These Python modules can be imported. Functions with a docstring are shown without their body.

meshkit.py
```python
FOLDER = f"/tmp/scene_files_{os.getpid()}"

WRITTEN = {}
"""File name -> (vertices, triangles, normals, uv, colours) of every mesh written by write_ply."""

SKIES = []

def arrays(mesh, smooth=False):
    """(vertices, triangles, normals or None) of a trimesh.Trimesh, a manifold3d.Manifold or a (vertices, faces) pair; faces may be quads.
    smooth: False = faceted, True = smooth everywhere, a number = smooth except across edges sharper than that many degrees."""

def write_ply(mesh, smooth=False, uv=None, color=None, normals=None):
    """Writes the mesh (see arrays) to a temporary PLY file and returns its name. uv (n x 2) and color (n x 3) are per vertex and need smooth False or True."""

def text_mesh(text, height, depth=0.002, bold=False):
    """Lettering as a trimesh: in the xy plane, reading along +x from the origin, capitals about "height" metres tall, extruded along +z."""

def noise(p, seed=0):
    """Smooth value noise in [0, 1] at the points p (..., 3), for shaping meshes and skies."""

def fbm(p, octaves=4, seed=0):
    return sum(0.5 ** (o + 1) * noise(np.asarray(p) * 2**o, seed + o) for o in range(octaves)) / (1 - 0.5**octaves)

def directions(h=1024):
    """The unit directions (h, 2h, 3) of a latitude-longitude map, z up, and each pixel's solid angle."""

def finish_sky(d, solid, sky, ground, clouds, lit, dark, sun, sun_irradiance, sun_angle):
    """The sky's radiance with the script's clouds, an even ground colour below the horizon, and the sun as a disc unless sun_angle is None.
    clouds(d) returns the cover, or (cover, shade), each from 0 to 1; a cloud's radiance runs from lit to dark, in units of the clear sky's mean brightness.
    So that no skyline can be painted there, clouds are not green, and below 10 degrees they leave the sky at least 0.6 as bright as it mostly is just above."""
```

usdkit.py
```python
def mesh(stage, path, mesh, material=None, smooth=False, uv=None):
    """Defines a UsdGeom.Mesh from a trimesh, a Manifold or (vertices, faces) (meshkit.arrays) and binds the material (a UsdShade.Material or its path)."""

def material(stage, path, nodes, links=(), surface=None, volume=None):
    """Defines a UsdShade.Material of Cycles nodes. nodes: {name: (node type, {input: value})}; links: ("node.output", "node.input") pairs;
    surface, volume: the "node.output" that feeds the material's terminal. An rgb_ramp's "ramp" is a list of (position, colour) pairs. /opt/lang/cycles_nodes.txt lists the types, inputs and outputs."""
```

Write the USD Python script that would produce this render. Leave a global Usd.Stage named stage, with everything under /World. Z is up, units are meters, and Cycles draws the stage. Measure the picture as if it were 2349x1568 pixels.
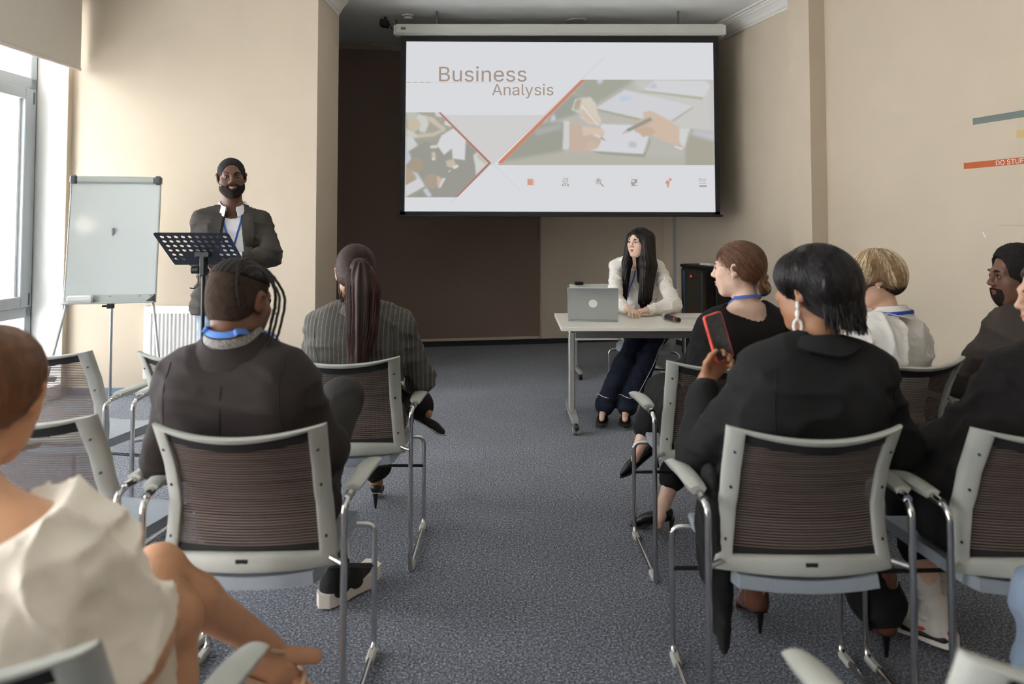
import math
import numpy as np
import trimesh
import usdkit
import meshkit
from pxr import Usd, UsdGeom, UsdLux, UsdShade, Sdf, Gf, Vt
from shapely.geometry import Polygon, Point, box as sbox
from shapely import affinity

stage = Usd.Stage.CreateInMemory()
UsdGeom.SetStageUpAxis(stage, "Z")
UsdGeom.SetStageMetersPerUnit(stage, 1.0)
UsdGeom.Xform.Define(stage, "/World")
UsdGeom.Scope.Define(stage, "/World/Looks")

# ------------------------------------------------------------------ camera, sky, lamps, exposure
EYE_Z = 1.42
cam = UsdGeom.Camera.Define(stage, "/World/camera")
cam.CreateHorizontalApertureAttr(36.0)
cam.CreateFocalLengthAttr(25.287)
cam.CreateVerticalApertureOffsetAttr(-5.10)
cam.CreateFStopAttr(2.4)
cam.CreateFocusDistanceAttr(4.4)
cam.CreateExposureAttr(0.32)
cam.AddTranslateOp().Set(Gf.Vec3d(0, 0, EYE_Z))
cam.AddRotateXYZOp().Set(Gf.Vec3f(92.3, 0, 0))

dome = UsdLux.DomeLight.Define(stage, "/World/sky")
dome.CreateIntensityAttr(3.7)
dome.CreateColorAttr(Gf.Vec3f(1.0, 0.99, 1.0))

LAMP_POWER = 8.0
LAMP_COLOR = Gf.Vec3f(1.0, 0.90, 0.76)
# round globe lamps hung from the room's ceiling, above and behind the photographer: (x, y, z)
LAMPS = [(-3.60, -1.7, 3.0), (-1.0, 4.2, 3.03), (0.8, 4.2, 3.03), (-1.2, -.6, 2.95), (1.5, -.6, 2.95)]


# ------------------------------------------------------------------ helpers
def lin(r, g, b):
    c = np.array([r, g, b], float) / 255.0
    return tuple(np.where(c <= 0.04045, c / 12.92, ((c + 0.055) / 1.055) ** 2.4).tolist())


_used, _mats = {}, {}


def numbered(parent, name):
    key = (parent, name)
    n = _used.get(key, 0)
    _used[key] = n + 1
    return f"{parent}/{name}" if n == 0 else f"{parent}/{name}_{n:03d}"


def mat(name, col, rough=0.5, metal=0.0, bump=0.0, bscale=200.0, vary=0.0, vscale=30.0, stretch=(1, 1, 1), **kw):
    """A procedural material: colour with a noise variation and a fine bump."""
    if name in _mats:
        return _mats[name]
    p = {"base_color": col, "roughness": rough, "metallic": metal}
    p.update(kw)
    nodes, links = {"p": ("principled_bsdf", p)}, []
    if bump or vary:
        nodes["tc"] = ("texture_coordinate", {})
        nodes["mp"] = ("mapping", {"scale": stretch})
        links.append(("tc.object", "mp.vector"))
    if vary:
        c = np.array(col)
        nodes["vn"] = ("noise_texture", {"scale": vscale, "detail": 4.0, "roughness": 0.6})
        nodes["vr"] = ("rgb_ramp", {"ramp": [(0.28, tuple(np.clip(c * (1 - vary), 0, 1))), (0.72, tuple(np.clip(c * (1 + vary), 0, 1)))]})
        links += [("mp.vector", "vn.vector"), ("vn.fac", "vr.fac"), ("vr.color", "p.base_color")]
    if bump:
        nodes["bn"] = ("noise_texture", {"scale": bscale, "detail": 3.0})
        nodes["bp"] = ("bump", {"strength": bump, "distance": 0.002})
        links += [("mp.vector", "bn.vector"), ("bn.fac", "bp.height"), ("bp.normal", "p.normal")]
    _mats[name] = usdkit.material(stage, f"/World/Looks/{name}", nodes, links, surface="p.BSDF")
    return _mats[name]


def tagp(prim, label=None, cat=None, group=None, kind=None):
    for k, v in (("label", label), ("category", cat), ("group", group), ("kind", kind)):
        if v:
            prim.SetCustomDataByKey(k, v)
    return prim


def thing(name, label, cat, loc=(0, 0, 0), rotz=0.0, group=None):
    path = numbered("/World", name)
    x = UsdGeom.Xform.Define(stage, path)
    x.AddTranslateOp().Set(Gf.Vec3d(*map(float, loc)))
    x.AddRotateZOp().Set(float(rotz))
    tagp(x.GetPrim(), label, cat, group)
    return path


def part(parent, name, mesh, material, smooth=30, label=None):
    path = numbered(parent, name)
    m = usdkit.mesh(stage, path, mesh, material, smooth=smooth)
    if label:
        tagp(m.GetPrim(), label)
    return path


def single(name, mesh, material, label, cat, smooth=30, group=None):
    path = numbered("/World", name)
    m = usdkit.mesh(stage, path, mesh, material, smooth=smooth)
    tagp(m.GetPrim(), label, cat, group)
    return path


def struct(name, mesh, material, smooth=False, parent="/World"):
    path = numbered(parent, name)
    m = usdkit.mesh(stage, path, mesh, material, smooth=smooth)
    if parent == "/World":
        tagp(m.GetPrim(), kind="structure")
    return path


def structx(name):
    path = numbered("/World", name)
    x = UsdGeom.Xform.Define(stage, path)
    tagp(x.GetPrim(), kind="structure")
    return path


def copy_thing(src, name, label, loc, rotz, group=None):
    """Another instance of a thing, with its own label."""
    path = numbered("/World", name)
    x = UsdGeom.Xform.Define(stage, path)
    x.GetPrim().GetReferences().AddInternalReference(src)
    x.ClearXformOpOrder()
    x.AddTranslateOp().Set(Gf.Vec3d(*map(float, loc)))
    x.AddRotateZOp().Set(float(rotz))
    x.GetPrim().SetInstanceable(True)
    d = stage.GetPrimAtPath(src).GetCustomData()
    tagp(x.GetPrim(), label, d["category"], group or d.get("group"))
    return path


def V(*a):
    return np.array(a, float)


def join(*ms):
    return trimesh.util.concatenate([m for m in ms])


def bx(lo, hi, r=0.0):
    """A box between two corners, its edges chamfered by r."""
    lo, hi = np.minimum(lo, hi).astype(float), np.maximum(lo, hi).astype(float)
    if r <= 0:
        m = trimesh.creation.box(hi - lo)
        m.apply_translation((lo + hi) / 2)
        return m
    pts = []
    c, h = (lo + hi) / 2, (hi - lo) / 2
    r = min(r, h.min() * 0.95)
    for s in np.ndindex(2, 2, 2):
        s = np.array(s) * 2 - 1
        for k in range(3):
            q = h - r * np.array([1, 1, 1])
            q[k] = h[k]
            pts.append(c + s * q)
    return trimesh.convex.convex_hull(np.array(pts))


def rot(m, deg, axis=(0, 0, 1), about=(0, 0, 0)):
    m.apply_transform(trimesh.transformations.rotation_matrix(math.radians(deg), axis, about))
    return m


def mv(m, *d):
    m.apply_translation(d)
    return m


def cyl(a, b, r, n=16, r2=None):
    """A cylinder or cone from a to b."""
    return tube([a, b], [r, r if r2 is None else r2], n)


def frames(P):
    P = np.asarray(P, float)
    T = np.gradient(P, axis=0)
    T /= np.maximum(np.linalg.norm(T, axis=1, keepdims=True), 1e-12)
    u = np.cross(T[0], [0, 0, 1.0])
    if np.linalg.norm(u) < 1e-3:
        u = np.cross(T[0], [0, 1.0, 0])
    U = []
    for t in T:
        u = u - t * (u @ t)
        u = u / max(np.linalg.norm(u), 1e-12)
        U.append(u)
    U = np.array(U)
    return T, U, np.cross(T, U)


def tube(P, r, n=10, closed=False, flat=1.0):
    """A tube along the points P; r one radius or one each; flat squashes it sideways."""
    P = np.asarray(P, float)
    r = np.broadcast_to(np.asarray(r, float), (len(P),))
    T, U, W = frames(np.vstack([P, P[:1]]) if closed else P)
    U, W = U[: len(P)], W[: len(P)]
    a = np.linspace(0, 2 * math.pi, n, endpoint=False)
    v = P[:, None] + r[:, None, None] * (np.cos(a)[None, :, None] * U[:, None] + flat * np.sin(a)[None, :, None] * W[:, None])
    v = v.reshape(-1, 3)
    f = []
    m = len(P)
    for i in range(m if closed else m - 1):
        i2 = (i + 1) % m
        for k in range(n):
            k2 = (k + 1) % n
            f += [[i * n + k, i2 * n + k, i2 * n + k2], [i * n + k, i2 * n + k2, i * n + k2]]
    if not closed:
        v = np.vstack([v, P[0], P[-1]])
        c0, c1 = len(v) - 2, len(v) - 1
        for k in range(n):
            k2 = (k + 1) % n
            f += [[c0, k, k2], [c1, (m - 1) * n + k2, (m - 1) * n + k]]
    t = trimesh.Trimesh(v, np.array(f)[:, ::-1], process=False)
    if t.volume < 0:
        t.invert()
    return t


def fillet(P, r, n=5):
    """A polyline with its inner corners rounded by radius r."""
    P = [np.asarray(p, float) for p in P]
    out = [P[0]]
    for a, b, c in zip(P[:-2], P[1:-1], P[2:]):
        d0, d1 = np.linalg.norm(a - b), np.linalg.norm(c - b)
        q = min(r, d0 * 0.48, d1 * 0.48)
        p0, p1 = b + (a - b) / d0 * q, b + (c - b) / d1 * q
        for t in np.linspace(0, 1, n):
            out.append((1 - t) ** 2 * p0 + 2 * t * (1 - t) * b + t * t * p1)
    out.append(P[-1])
    return np.array(out)


def spline(P, n=20):
    """A Catmull-Rom curve through the points."""
    P = np.asarray(P, float)
    Q = np.vstack([2 * P[0] - P[1], P, 2 * P[-1] - P[-2]])
    out = []
    for i in range(1, len(Q) - 2):
        for t in np.linspace(0, 1, n, endpoint=False):
            a, b, c, d = Q[i - 1], Q[i], Q[i + 1], Q[i + 2]
            out.append(0.5 * (2 * b + (c - a) * t + (2 * a - 5 * b + 4 * c - d) * t * t + (3 * b - a - 3 * c + d) * t ** 3))
    out.append(P[-1])
    return np.array(out)


def ext(poly, z0, z1):
    """A shapely polygon extruded between two heights."""
    gs = getattr(poly, "geoms", [poly])
    m = join(*[trimesh.creation.extrude_polygon(g, z1 - z0, engine="earcut") for g in gs if g.area > 0])
    return mv(m, 0, 0, z0)


def wallseg(p, q, z0, z1, t):
    """A vertical slab over the floor line p-q, thickened by t to the left of p->q."""
    p, q = V(*p), V(*q)
    d = (q - p) / np.linalg.norm(q - p)
    n = V(-d[1], d[0]) * t
    return ext(Polygon([p, q, q + n, p + n]), z0, z1)


def lathe(prof, n=32):
    """Revolves (radius, z) pairs round z."""
    return trimesh.creation.revolve(np.array(prof, float), sections=n)


def grid_mesh(P):
    """Triangles over a rectangular array of points (n, m, 3)."""
    n, m = P.shape[:2]
    i = np.arange(n * m).reshape(n, m)
    a, b, c, d = i[:-1, :-1].ravel(), i[1:, :-1].ravel(), i[1:, 1:].ravel(), i[:-1, 1:].ravel()
    return trimesh.Trimesh(P.reshape(-1, 3), np.vstack([np.stack([a, b, c], 1), np.stack([a, c, d], 1)]), process=False)


def slab(P, t):
    """A sheet of points (n, m, 3) thickened to both sides."""
    s = grid_mesh(P)
    N = s.vertex_normals.reshape(P.shape)
    A, B = P + N * t / 2, P - N * t / 2
    n, m = P.shape[:2]
    rim = [(i, 0) for i in range(n)] + [(n - 1, j) for j in range(1, m)] + [(i, m - 1) for i in range(n - 2, -1, -1)] + [(0, j) for j in range(m - 2, 0, -1)]
    ids = [i * m + j for i, j in rim]
    f = [s.faces, s.faces[:, ::-1] + n * m]
    e = []
    for a, b in zip(ids, ids[1:] + ids[:1]):
        e += [[b, a, a + n * m], [b, a + n * m, b + n * m]]
    t = trimesh.Trimesh(np.vstack([A.reshape(-1, 3), B.reshape(-1, 3)]), np.vstack(f + [np.array(e)]), process=False)
    if t.volume < 0:
        t.invert()
    return t


# ------------------------------------------------------------------ materials of the room
WALL = mat("wall_paper", lin(199, 185, 165), 0.75, bump=0.10, bscale=420, vary=0.025, vscale=2.0)
PALE = mat("window_reveal_paint", lin(235, 235, 232), 0.7, bump=0.03, bscale=150)
CEIL = mat("ceiling_paint", lin(240, 243, 241), 0.8, bump=0.04, bscale=120)
CROWN = mat("crown_plaster", lin(222, 220, 214), 0.6, bump=0.02, bscale=80)
FRAMEG = mat("window_frame_grey", lin(150, 157, 160), 0.4, bump=0.02, bscale=300)
STUCCO = mat("stucco", lin(235, 235, 235), 0.9, bump=0.9, bscale=45)
DARKB = mat("dark_baseboard", lin(26, 30, 40), 0.6, bump=0.1, bscale=300)
CARPB = mat("carpet_baseboard", lin(118, 130, 152), 0.95, bump=0.4, bscale=400, vary=0.3, vscale=120)
BLACK = mat("black_plastic", lin(22, 22, 24), 0.45, bump=0.03, bscale=400)
WHITEP = mat("white_plastic", lin(225, 226, 224), 0.4, bump=0.02, bscale=200)
CHROME = mat("chrome", (0.62, 0.61, 0.60), 0.14, 1.0, vary=0.05, vscale=20)
STEEL = mat("brushed_steel", (0.55, 0.55, 0.54), 0.32, 1.0, vary=0.06, vscale=60)
ALU = mat("aluminium", lin(178, 182, 184), 0.38, 0.75, bump=0.02, bscale=500)
GREYP = mat("grey_plastic", lin(176, 177, 169), 0.5, bump=0.05, bscale=500, vary=0.03, vscale=25)
GREYD = mat("dark_grey_plastic", lin(84, 86, 90), 0.5, bump=0.04, bscale=400)
SEATG = mat("seat_grey", lin(150, 158, 166), 0.55, bump=0.08, bscale=500, vary=0.04, vscale=40)
GLASS = usdkit.material(stage, "/World/Looks/window_glass", {
    "t": ("transparent_bsdf", {"color": (0.97, 0.98, 0.98)}), "g": ("glossy_bsdf", {"roughness": 0.02, "color": (0.9, 0.9, 0.9)}), "m": ("mix_closure", {"fac": 0.05})},
    [("t.BSDF", "m.closure1"), ("g.BSDF", "m.closure2")], surface="m.closure")

_c = {"tc": ("geometry", {}), "n1": ("noise_texture", {"scale": 125.0, "detail": 3.0, "roughness": 0.7}),
      "n2": ("noise_texture", {"scale": 60.0, "detail": 2.0, "roughness": 0.5}), "n3": ("noise_texture", {"scale": 3.0, "detail": 2.0}),
      "r1": ("rgb_ramp", {"ramp": [(0.33, lin(36, 39, 48)), (0.47, lin(88, 92, 103)), (0.55, lin(122, 127, 139)), (0.69, lin(200, 204, 210))]}),
      "r2": ("rgb_ramp", {"ramp": [(0.3, (0.72, 0.72, 0.74)), (0.7, (1.12, 1.12, 1.1))]}),
      "r3": ("rgb_ramp", {"ramp": [(0.3, (0.93, 0.93, 0.93)), (0.7, (1.05, 1.05, 1.05))]}),
      "m1": ("mix", {"mix_type": "multiply", "fac": 1.0}), "m2": ("mix", {"mix_type": "multiply", "fac": 1.0}),
      "b": ("bump", {"strength": 0.6, "distance": 0.004}), "p": ("principled_bsdf", {"roughness": 0.95, "sheen_weight": 0.15, "specular_ior_level": 0.15})}
CARPET = usdkit.material(stage, "/World/Looks/carpet", _c, [
    ("tc.position", "n1.vector"), ("tc.position", "n2.vector"), ("tc.position", "n3.vector"), ("n1.fac", "r1.fac"), ("n2.fac", "r2.fac"), ("n3.fac", "r3.fac"),
    ("r1.color", "m1.color1"), ("r2.color", "m1.color2"), ("m1.color", "m2.color1"), ("r3.color", "m2.color2"), ("m2.color", "p.base_color"),
    ("n1.fac", "b.height"), ("b.normal", "p.normal")], surface="p.BSDF")

# ------------------------------------------------------------------ the room
H = 3.56
WY = 6.13                                           # the wall behind the presenter
back = lambda x: 8.68 + 0.17 * x                    # the niche's back wall
wallx = lambda y: 1.904 + 0.257 * (9.0 - y)         # the right-hand wall
winx = lambda y: -3.77 + 0.05 * (y - 6.13)          # the window wall
REAR = -4.2
struct("floor", bx(V(-4.6, REAR - .2, -0.1), V(5.8, 9.5, 0.0)), CARPET)
struct("ceiling", bx(V(-4.6, REAR - .2, H), V(5.8, 9.5, H + 0.15)), CEIL)
# wall with the presenter: a slab with a wing that returns into the niche
struct("wall_front", ext(Polygon([(-4.5, WY), (-1.67, WY), (-1.643, WY + .63), (-4.5, WY + .63)]), 0, H), WALL)
struct("wall_back", wallseg((2.3, back(2.3)), (-4.4, back(-4.4)), 0, H, -0.15), WALL)
struct("wall_right", wallseg((wallx(REAR), REAR), (wallx(9.15), 9.15), 0, H, -0.2), WALL)
struct("wall_rear", bx(V(-4.6, REAR - .2, 0), V(5.8, REAR, H)), mat("rear_wall_paint", lin(150, 140, 126), 0.8, bump=.05))
struct("wall_niche", bx(V(-4.5, WY + .6, 0), V(-4.3, 8.3, H)), WALL)
u = V(-0.257, 1.0) / 1.0325                          # along the right wall, away from the camera
nrm = V(-u[1], u[0])                                 # into the room
p0 = V(wallx(6.06), 6.06)
struct("trim_1", ext(Polygon([p0 - nrm * .02, p0 + nrm * .154, p0 + nrm * .154 + u * .285, p0 - nrm * .02 + u * .285]), 0, H), WALL)


def crown(p, q, n, name):
    """A crown moulding of several steps along p-q; n points into the room."""
    prof = [(0, 0), (0, -.155), (.012, -.155), (.014, -.135), (.030, -.125), (.036, -.100), (.060, -.070), (.078, -.052), (.080, -.040), (.094, -.036), (.096, -.022), (.118, -.016), (.120, 0)]
    v, f = [], []
    for s in (p, q):
        for a, z in prof:
            v.append([s[0] + n[0] * a, s[1] + n[1] * a, H + z])
    k = len(prof)
    for i in range(k):
        j = (i + 1) % k
        f += [[i, j, k + j], [i, k + j, k + i]]
    m = trimesh.Trimesh(v, f, process=False)
    m = join(m, trimesh.Trimesh(v, [[0, i, i + 1] for i in range(1, k - 1)] + [[k, k + i + 1, k + i] for i in range(1, k - 1)], process=False))
    m.merge_vertices()
    m.fix_normals()
    struct(name, m, CROWN)


crown(V(wallx(6.3), 6.3), V(wallx(8.95), 8.95), nrm, "trim_2")
crown(V(-1.668, WY + .02), V(-1.645, WY + .60), V(1, -.04), "trim_3")
crown(V(wallx(REAR), REAR), V(wallx(6.02), 6.02), nrm, "trim_4")
crown(V(-3.77, WY), V(-1.67, WY), V(0, -1), "trim_5")

# baseboards
struct("baseboard_front", bx(V(-3.76, WY - .012, 0), V(-1.66, WY + .01, .055), .003), CARPB)
a, b = V(-2.6, back(-2.6)), V(1.88, back(1.88))
struct("baseboard_back", wallseg(a, b, 0, .06, -.014), DARKB)
struct("baseboard_right", wallseg((wallx(REAR), REAR), (wallx(8.97), 8.97), 0, .06, .014), DARKB)

# window wall with deep openings: (y from, y to)
OPEN = [(5.02, 6.07), (2.35, 4.30), (-0.45, 1.50), (-3.25, -1.30)]
Z0, Z1 = 0.10, 3.30
segs, y = [], WY + .1
for y0, y1 in OPEN:
    segs.append(wallseg((winx(y1), y1), (winx(y), y), 0, H, .27))
    segs += [wallseg((winx(y0), y0), (winx(y1), y1), 0, Z0, .27), wallseg((winx(y0), y0), (winx(y1), y1), Z1, H, .27)]
    y = y0
segs.append(wallseg((winx(REAR - .1), REAR - .1), (winx(y), y), 0, H, .27))
struct("wall_left", join(*segs), PALE)
# thin strip of the room's wall paper between the reveal and the corner
struct("trim_6", ext(Polygon([(winx(6.072) + .004, 6.072), (winx(6.072) - .004, 6.072), (winx(WY) - .004, WY), (winx(WY) + .004, WY)]), 0, H), WALL)
ang = -math.degrees(math.atan(0.05))
for k, (y0, y1) in enumerate(OPEN):
    w = structx(f"window_{k + 1}")
    xg = winx((y0 + y1) / 2) - .295

    def wb(ya, yb, za, zb, xa=-.035, xb=.035, r=.006):
        m = bx(V(xa, ya - (y0 + y1) / 2, za), V(xb, yb - (y0 + y1) / 2, zb), r)
        return mv(rot(m, ang), xg, (y0 + y1) / 2, 0)
    fr = [wb(y0, y0 + .07, Z0, Z1), wb(y1 - .07, y1, Z0, Z1), wb(y0, y1, Z0, Z0 + .07), wb(y0, y1, Z1 - .07, Z1), wb(y0, y1, .66, .75), wb(y0, y1, 2.56, 2.66)]
    struct("window_frame", join(*fr), FRAMEG, parent=w)
    sash = [wb(y0 + .07, y0 + .16, .75, 2.56, .0, .06), wb(y1 - .16, y1 - .07, .75, 2.56, .0, .06), wb(y0 + .16, y1 - .16, .75, .84, .0, .06), wb(y0 + .16, y1 - .16, 2.47, 2.56, .0, .06)]
    struct("window_sash", join(*sash), FRAMEG, parent=w)
    gas = [wb(y0 + .165, y0 + .185, .84, 2.47, -.01, .02, 0), wb(y1 - .185, y1 - .165, .84, 2.47, -.01, .02, 0)]
    struct("window_gasket", join(*gas), mat("white_gasket", lin(240, 240, 240), .5, bump=.02), parent=w)
    struct("pane", wb(y0 + .16, y1 - .16, .84, 2.47, .000, .006, 0), GLASS, parent=w)
    struct("pane", wb(y0 + .07, y1 - .07, 2.66, Z1 - .07, -.003, .003, 0), GLASS, parent=w)
    struct("pane", wb(y0 + .07, y1 - .07, Z0 + .07, .66, -.003, .003, 0), GLASS, parent=w)
    hin = join(*[wb(y1 - .062, y1 - .038, z, z + .10, .03, .052, .004) for z in (.76, 2.44)])
    struct("hinge", hin, GREYD, parent=w)
    # the facade's thickness outside, in stucco
    struct("outer_reveal", join(wb(y1 - .02, y1 + .25, 0, H, -.75, -.036, 0), wb(y0 - .25, y0 + .02, 0, H, -.16, -.036, 0)), STUCCO, parent=w)

# roller shades before the windows
SHADE = mat("shade_cloth", lin(206, 199, 189), 0.85, bump=0.15, bscale=500, vary=0.03, vscale=60)
SHLAB = ["pale roller shade half down over the window beside the flipchart", "pale roller shade over the second window from the flipchart",
         "pale roller shade over the third window from the flipchart", "pale roller shade over the window farthest from the flipchart"]
SHZ = [2.735, 2.735, 2.735, 2.735]
for k, (y0, y1) in enumerate(OPEN):
    yc = (y0 + y1) / 2
    t = thing("roller_shade", SHLAB[k], "roller shade", (winx(yc) + .09, yc, 0), ang)
    L = (y1 - y0) / 2 + .02
    part(t, "shade_cloth", bx(V(-.0012, -L, SHZ[k] + .025), V(.0012, L, H - .06)), SHADE)
    part(t, "hem_bar", bx(V(-.008, -L - .006, SHZ[k]), V(.008, L + .006, SHZ[k] + .033), .006), SHADE)
    part(t, "roller", cyl((0, -L, H - .05), (0, L, H - .05), .035, 20), WHITEP)

# the dark shade on the niche's back wall with its pale bottom rail
BLIND = mat("dark_shade_cloth", lin(128, 110, 98), 0.9, bump=0.2, bscale=600, vary=0.05, vscale=40)
t = thing("roller_shade", "wide dark brown roller shade covering most of the niche's back wall", "roller shade", (0, back(0) - .03, 0), math.degrees(math.atan(.17)))
part(t, "shade_cloth", bx(V(-2.75, -.0015, .095), V(.335, .0015, 3.485)), BLIND)
part(t, "bottom_rail", bx(V(-2.75, -.012, .065), V(.338, .008, .097), .004), mat("rail_cream", lin(188, 178, 160), .5, bump=.02))
part(t, "cassette", bx(V(-2.75, -.03, 3.475), V(.34, .02, 3.53), .005), mat("cassette_beige", lin(150, 138, 122), .6, bump=.02))

# grey cable duct in the niche's corner
struct("trim_7", mv(bx(V(-.02, -.02, 0), V(.02, .0, H), .003), wallx(8.75) - .005, 8.72, 0), mat("duct_grey", lin(150, 155, 155), .5, bump=.02))

# ------------------------------------------------------------------ lamps
LAMP_GLOW = usdkit.material(stage, "/World/Looks/lamp_glow", {"e": ("emission", {"color": tuple(LAMP_COLOR), "strength": LAMP_POWER})}, [], surface="e.emission")
for i, (x, y, z) in enumerate(LAMPS):
    t = thing("pendant_lamp", ["warm globe pendant lamp near the windows behind the photographer", "warm globe pendant lamp above the window side seats", "warm globe pendant lamp above the wall side seats",
              "warm globe pendant lamp at the rear on the window side", "warm globe pendant lamp at the rear on the wall side"][i], "pendant lamp", (x, y, z))
    part(t, "globe", trimesh.creation.icosphere(3, .15), LAMP_GLOW, smooth=True)
    part(t, "rod", cyl((0, 0, .14), (0, 0, H - z), .008), CHROME)
    part(t, "canopy", mv(lathe([(0, 0), (.06, 0), (.055, -.03), (0, -.03)], 28), 0, 0, H - z), CHROME)

t = thing("ceiling_speaker", "flush round white loudspeaker in the ceiling before the screen", "speaker", (0.685, 7.46, H))
part(t, "rim", lathe([(.105, 0), (.12, 0), (.118, -.008), (.104, -.005)], 48), mat("speaker_rim", lin(186, 190, 186), .5, bump=.02))
part(t, "grille", lathe([(0, 0), (.105, 0), (.104, -.005), (0, -.006)], 48), mat("speaker_grille", lin(206, 210, 206), .6, bump=.3, bscale=900))
t = thing("smoke_detector", "small white slotted smoke detector on the ceiling beside the screen case", "smoke detector", (-1.06, 7.25, H))
part(t, "base", lathe([(0, 0), (.062, 0), (.058, -.014), (0, -.014)], 32), WHITEP)
part(t, "sensor_ring", lathe([(0, -.014), (.040, -.014), (.040, -.024), (0, -.024)], 32), BLACK, label="dark slotted ring of the detector")
part(t, "sensor_cap", lathe([(0, -.022), (.046, -.022), (.044, -.036), (.02, -.046), (0, -.046)], 32), WHITEP)

# ------------------------------------------------------------------ projection screen
SY = 7.10
K = SY / 1650.0                                     # metres in the screen's plane per pixel of the slide as photographed
sx = lambda px: (px - 1174.5) * K
sz = lambda py: EYE_Z + (517.0 - py) * K
scr = thing("projection_screen", "large pull-down projection screen showing a business slide", "projection screen", (sx(1285), SY, sz(493)))
ox, oz = sx(1285), sz(493)
S = lambda px, py, d=0.0: V(sx(px) - ox, d, sz(py) - oz)
SCRB = mat("screen_border", lin(20, 21, 24), .7, bump=.05, bscale=300)
CASE = mat("screen_case", lin(196, 198, 192), .45, bump=.02)


def sbx(x0, y0, x1, y1, d0, d1, r=0.0):
    a, b = S(x0, y1, d0), S(x1, y0, d1)
    return bx(a, b, r)


caseP = [(-.055, .055), (-.06, .05), (-.06, -.03), (-.035, -.05), (.05, -.05), (.055, -.045), (.055, .055)]
cm = trimesh.creation.extrude_polygon(Polygon(caseP), sx(1660) - sx(908), engine="earcut")
cm.apply_transform(np.array([[0, 0, 1, sx(908) - ox], [1, 0, 0, -.0], [0, 1, 0, sz(66.5) - oz], [0, 0, 0, 1.0]]))
cm.fix_normals()
part(scr, "screen_case", cm, CASE)
for a_, b_ in ((902, 908), (1660, 1667)):
    part(scr, "end_cap", sbx(a_, 55, b_, 79, -.062, .058, .008), CASE)
part(scr, "control_plate", sbx(919, 61, 930, 67, -.064, -.055, .002), GREYD)
for px in (1000, 1560):
    part(scr, "ceiling_hanger", bx(V(sx(px) - ox - .01, -.01, sz(57) - oz), V(sx(px) - ox + .01, .01, H - oz), .002), GREYD)
part(scr, "border", join(sbx(917, 78, 1652, 91, -.002, .002), sbx(917, 91, 930, 492, -.002, .002), sbx(1640, 91, 1652, 492, -.002, .002), sbx(917, 484.5, 1652, 492, -.002, .002)), SCRB)
part(scr, "screen_sheet", sbx(918, 79, 1651, 492, .0021, .004), SCRB)
part(scr, "weight_bar", sbx(911, 491.5, 1658, 496.5, -.012, .012, .004), BLACK)

EXPO = 2.0 ** 0.32


def emis(name, rgb, k=1.0):
    return usdkit.material(stage, f"/World/Looks/{name}", {"e": ("emission", {"color": lin(*rgb), "strength": k / EXPO})}, [], surface="e.emission")


def spoly(pts, d):
    """A flat print on the slide: polygon(s) in slide coordinates, d metres before the sheet."""
    g = pts if hasattr(pts, "geom_type") else Polygon(pts)
    ms = []
    for q in getattr(g, "geoms", [g]):
        if q.area <= 0:
            continue
        v, f = trimesh.creation.triangulate_polygon(q, engine="earcut")
        ms.append(trimesh.Trimesh(np.array([S(x, y, -d) for x, y in v]), f, process=False))
    m = join(*ms)
    flip = m.face_normals[:, 1] > 0
    m.faces[flip] = m.faces[flip][:, ::-1]
    return m


part(scr, "slide", spoly([(930, 91), (1640, 94), (1641, 486), (928, 484)], .0025), emis("slide_white", (217, 218, 221)), smooth=False)
part(scr, "slide_triangle", spoly([(1016, 262), (1252, 262), (1131, 373)], .0030), emis("slide_grey", (207, 206, 204)), smooth=False)


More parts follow.
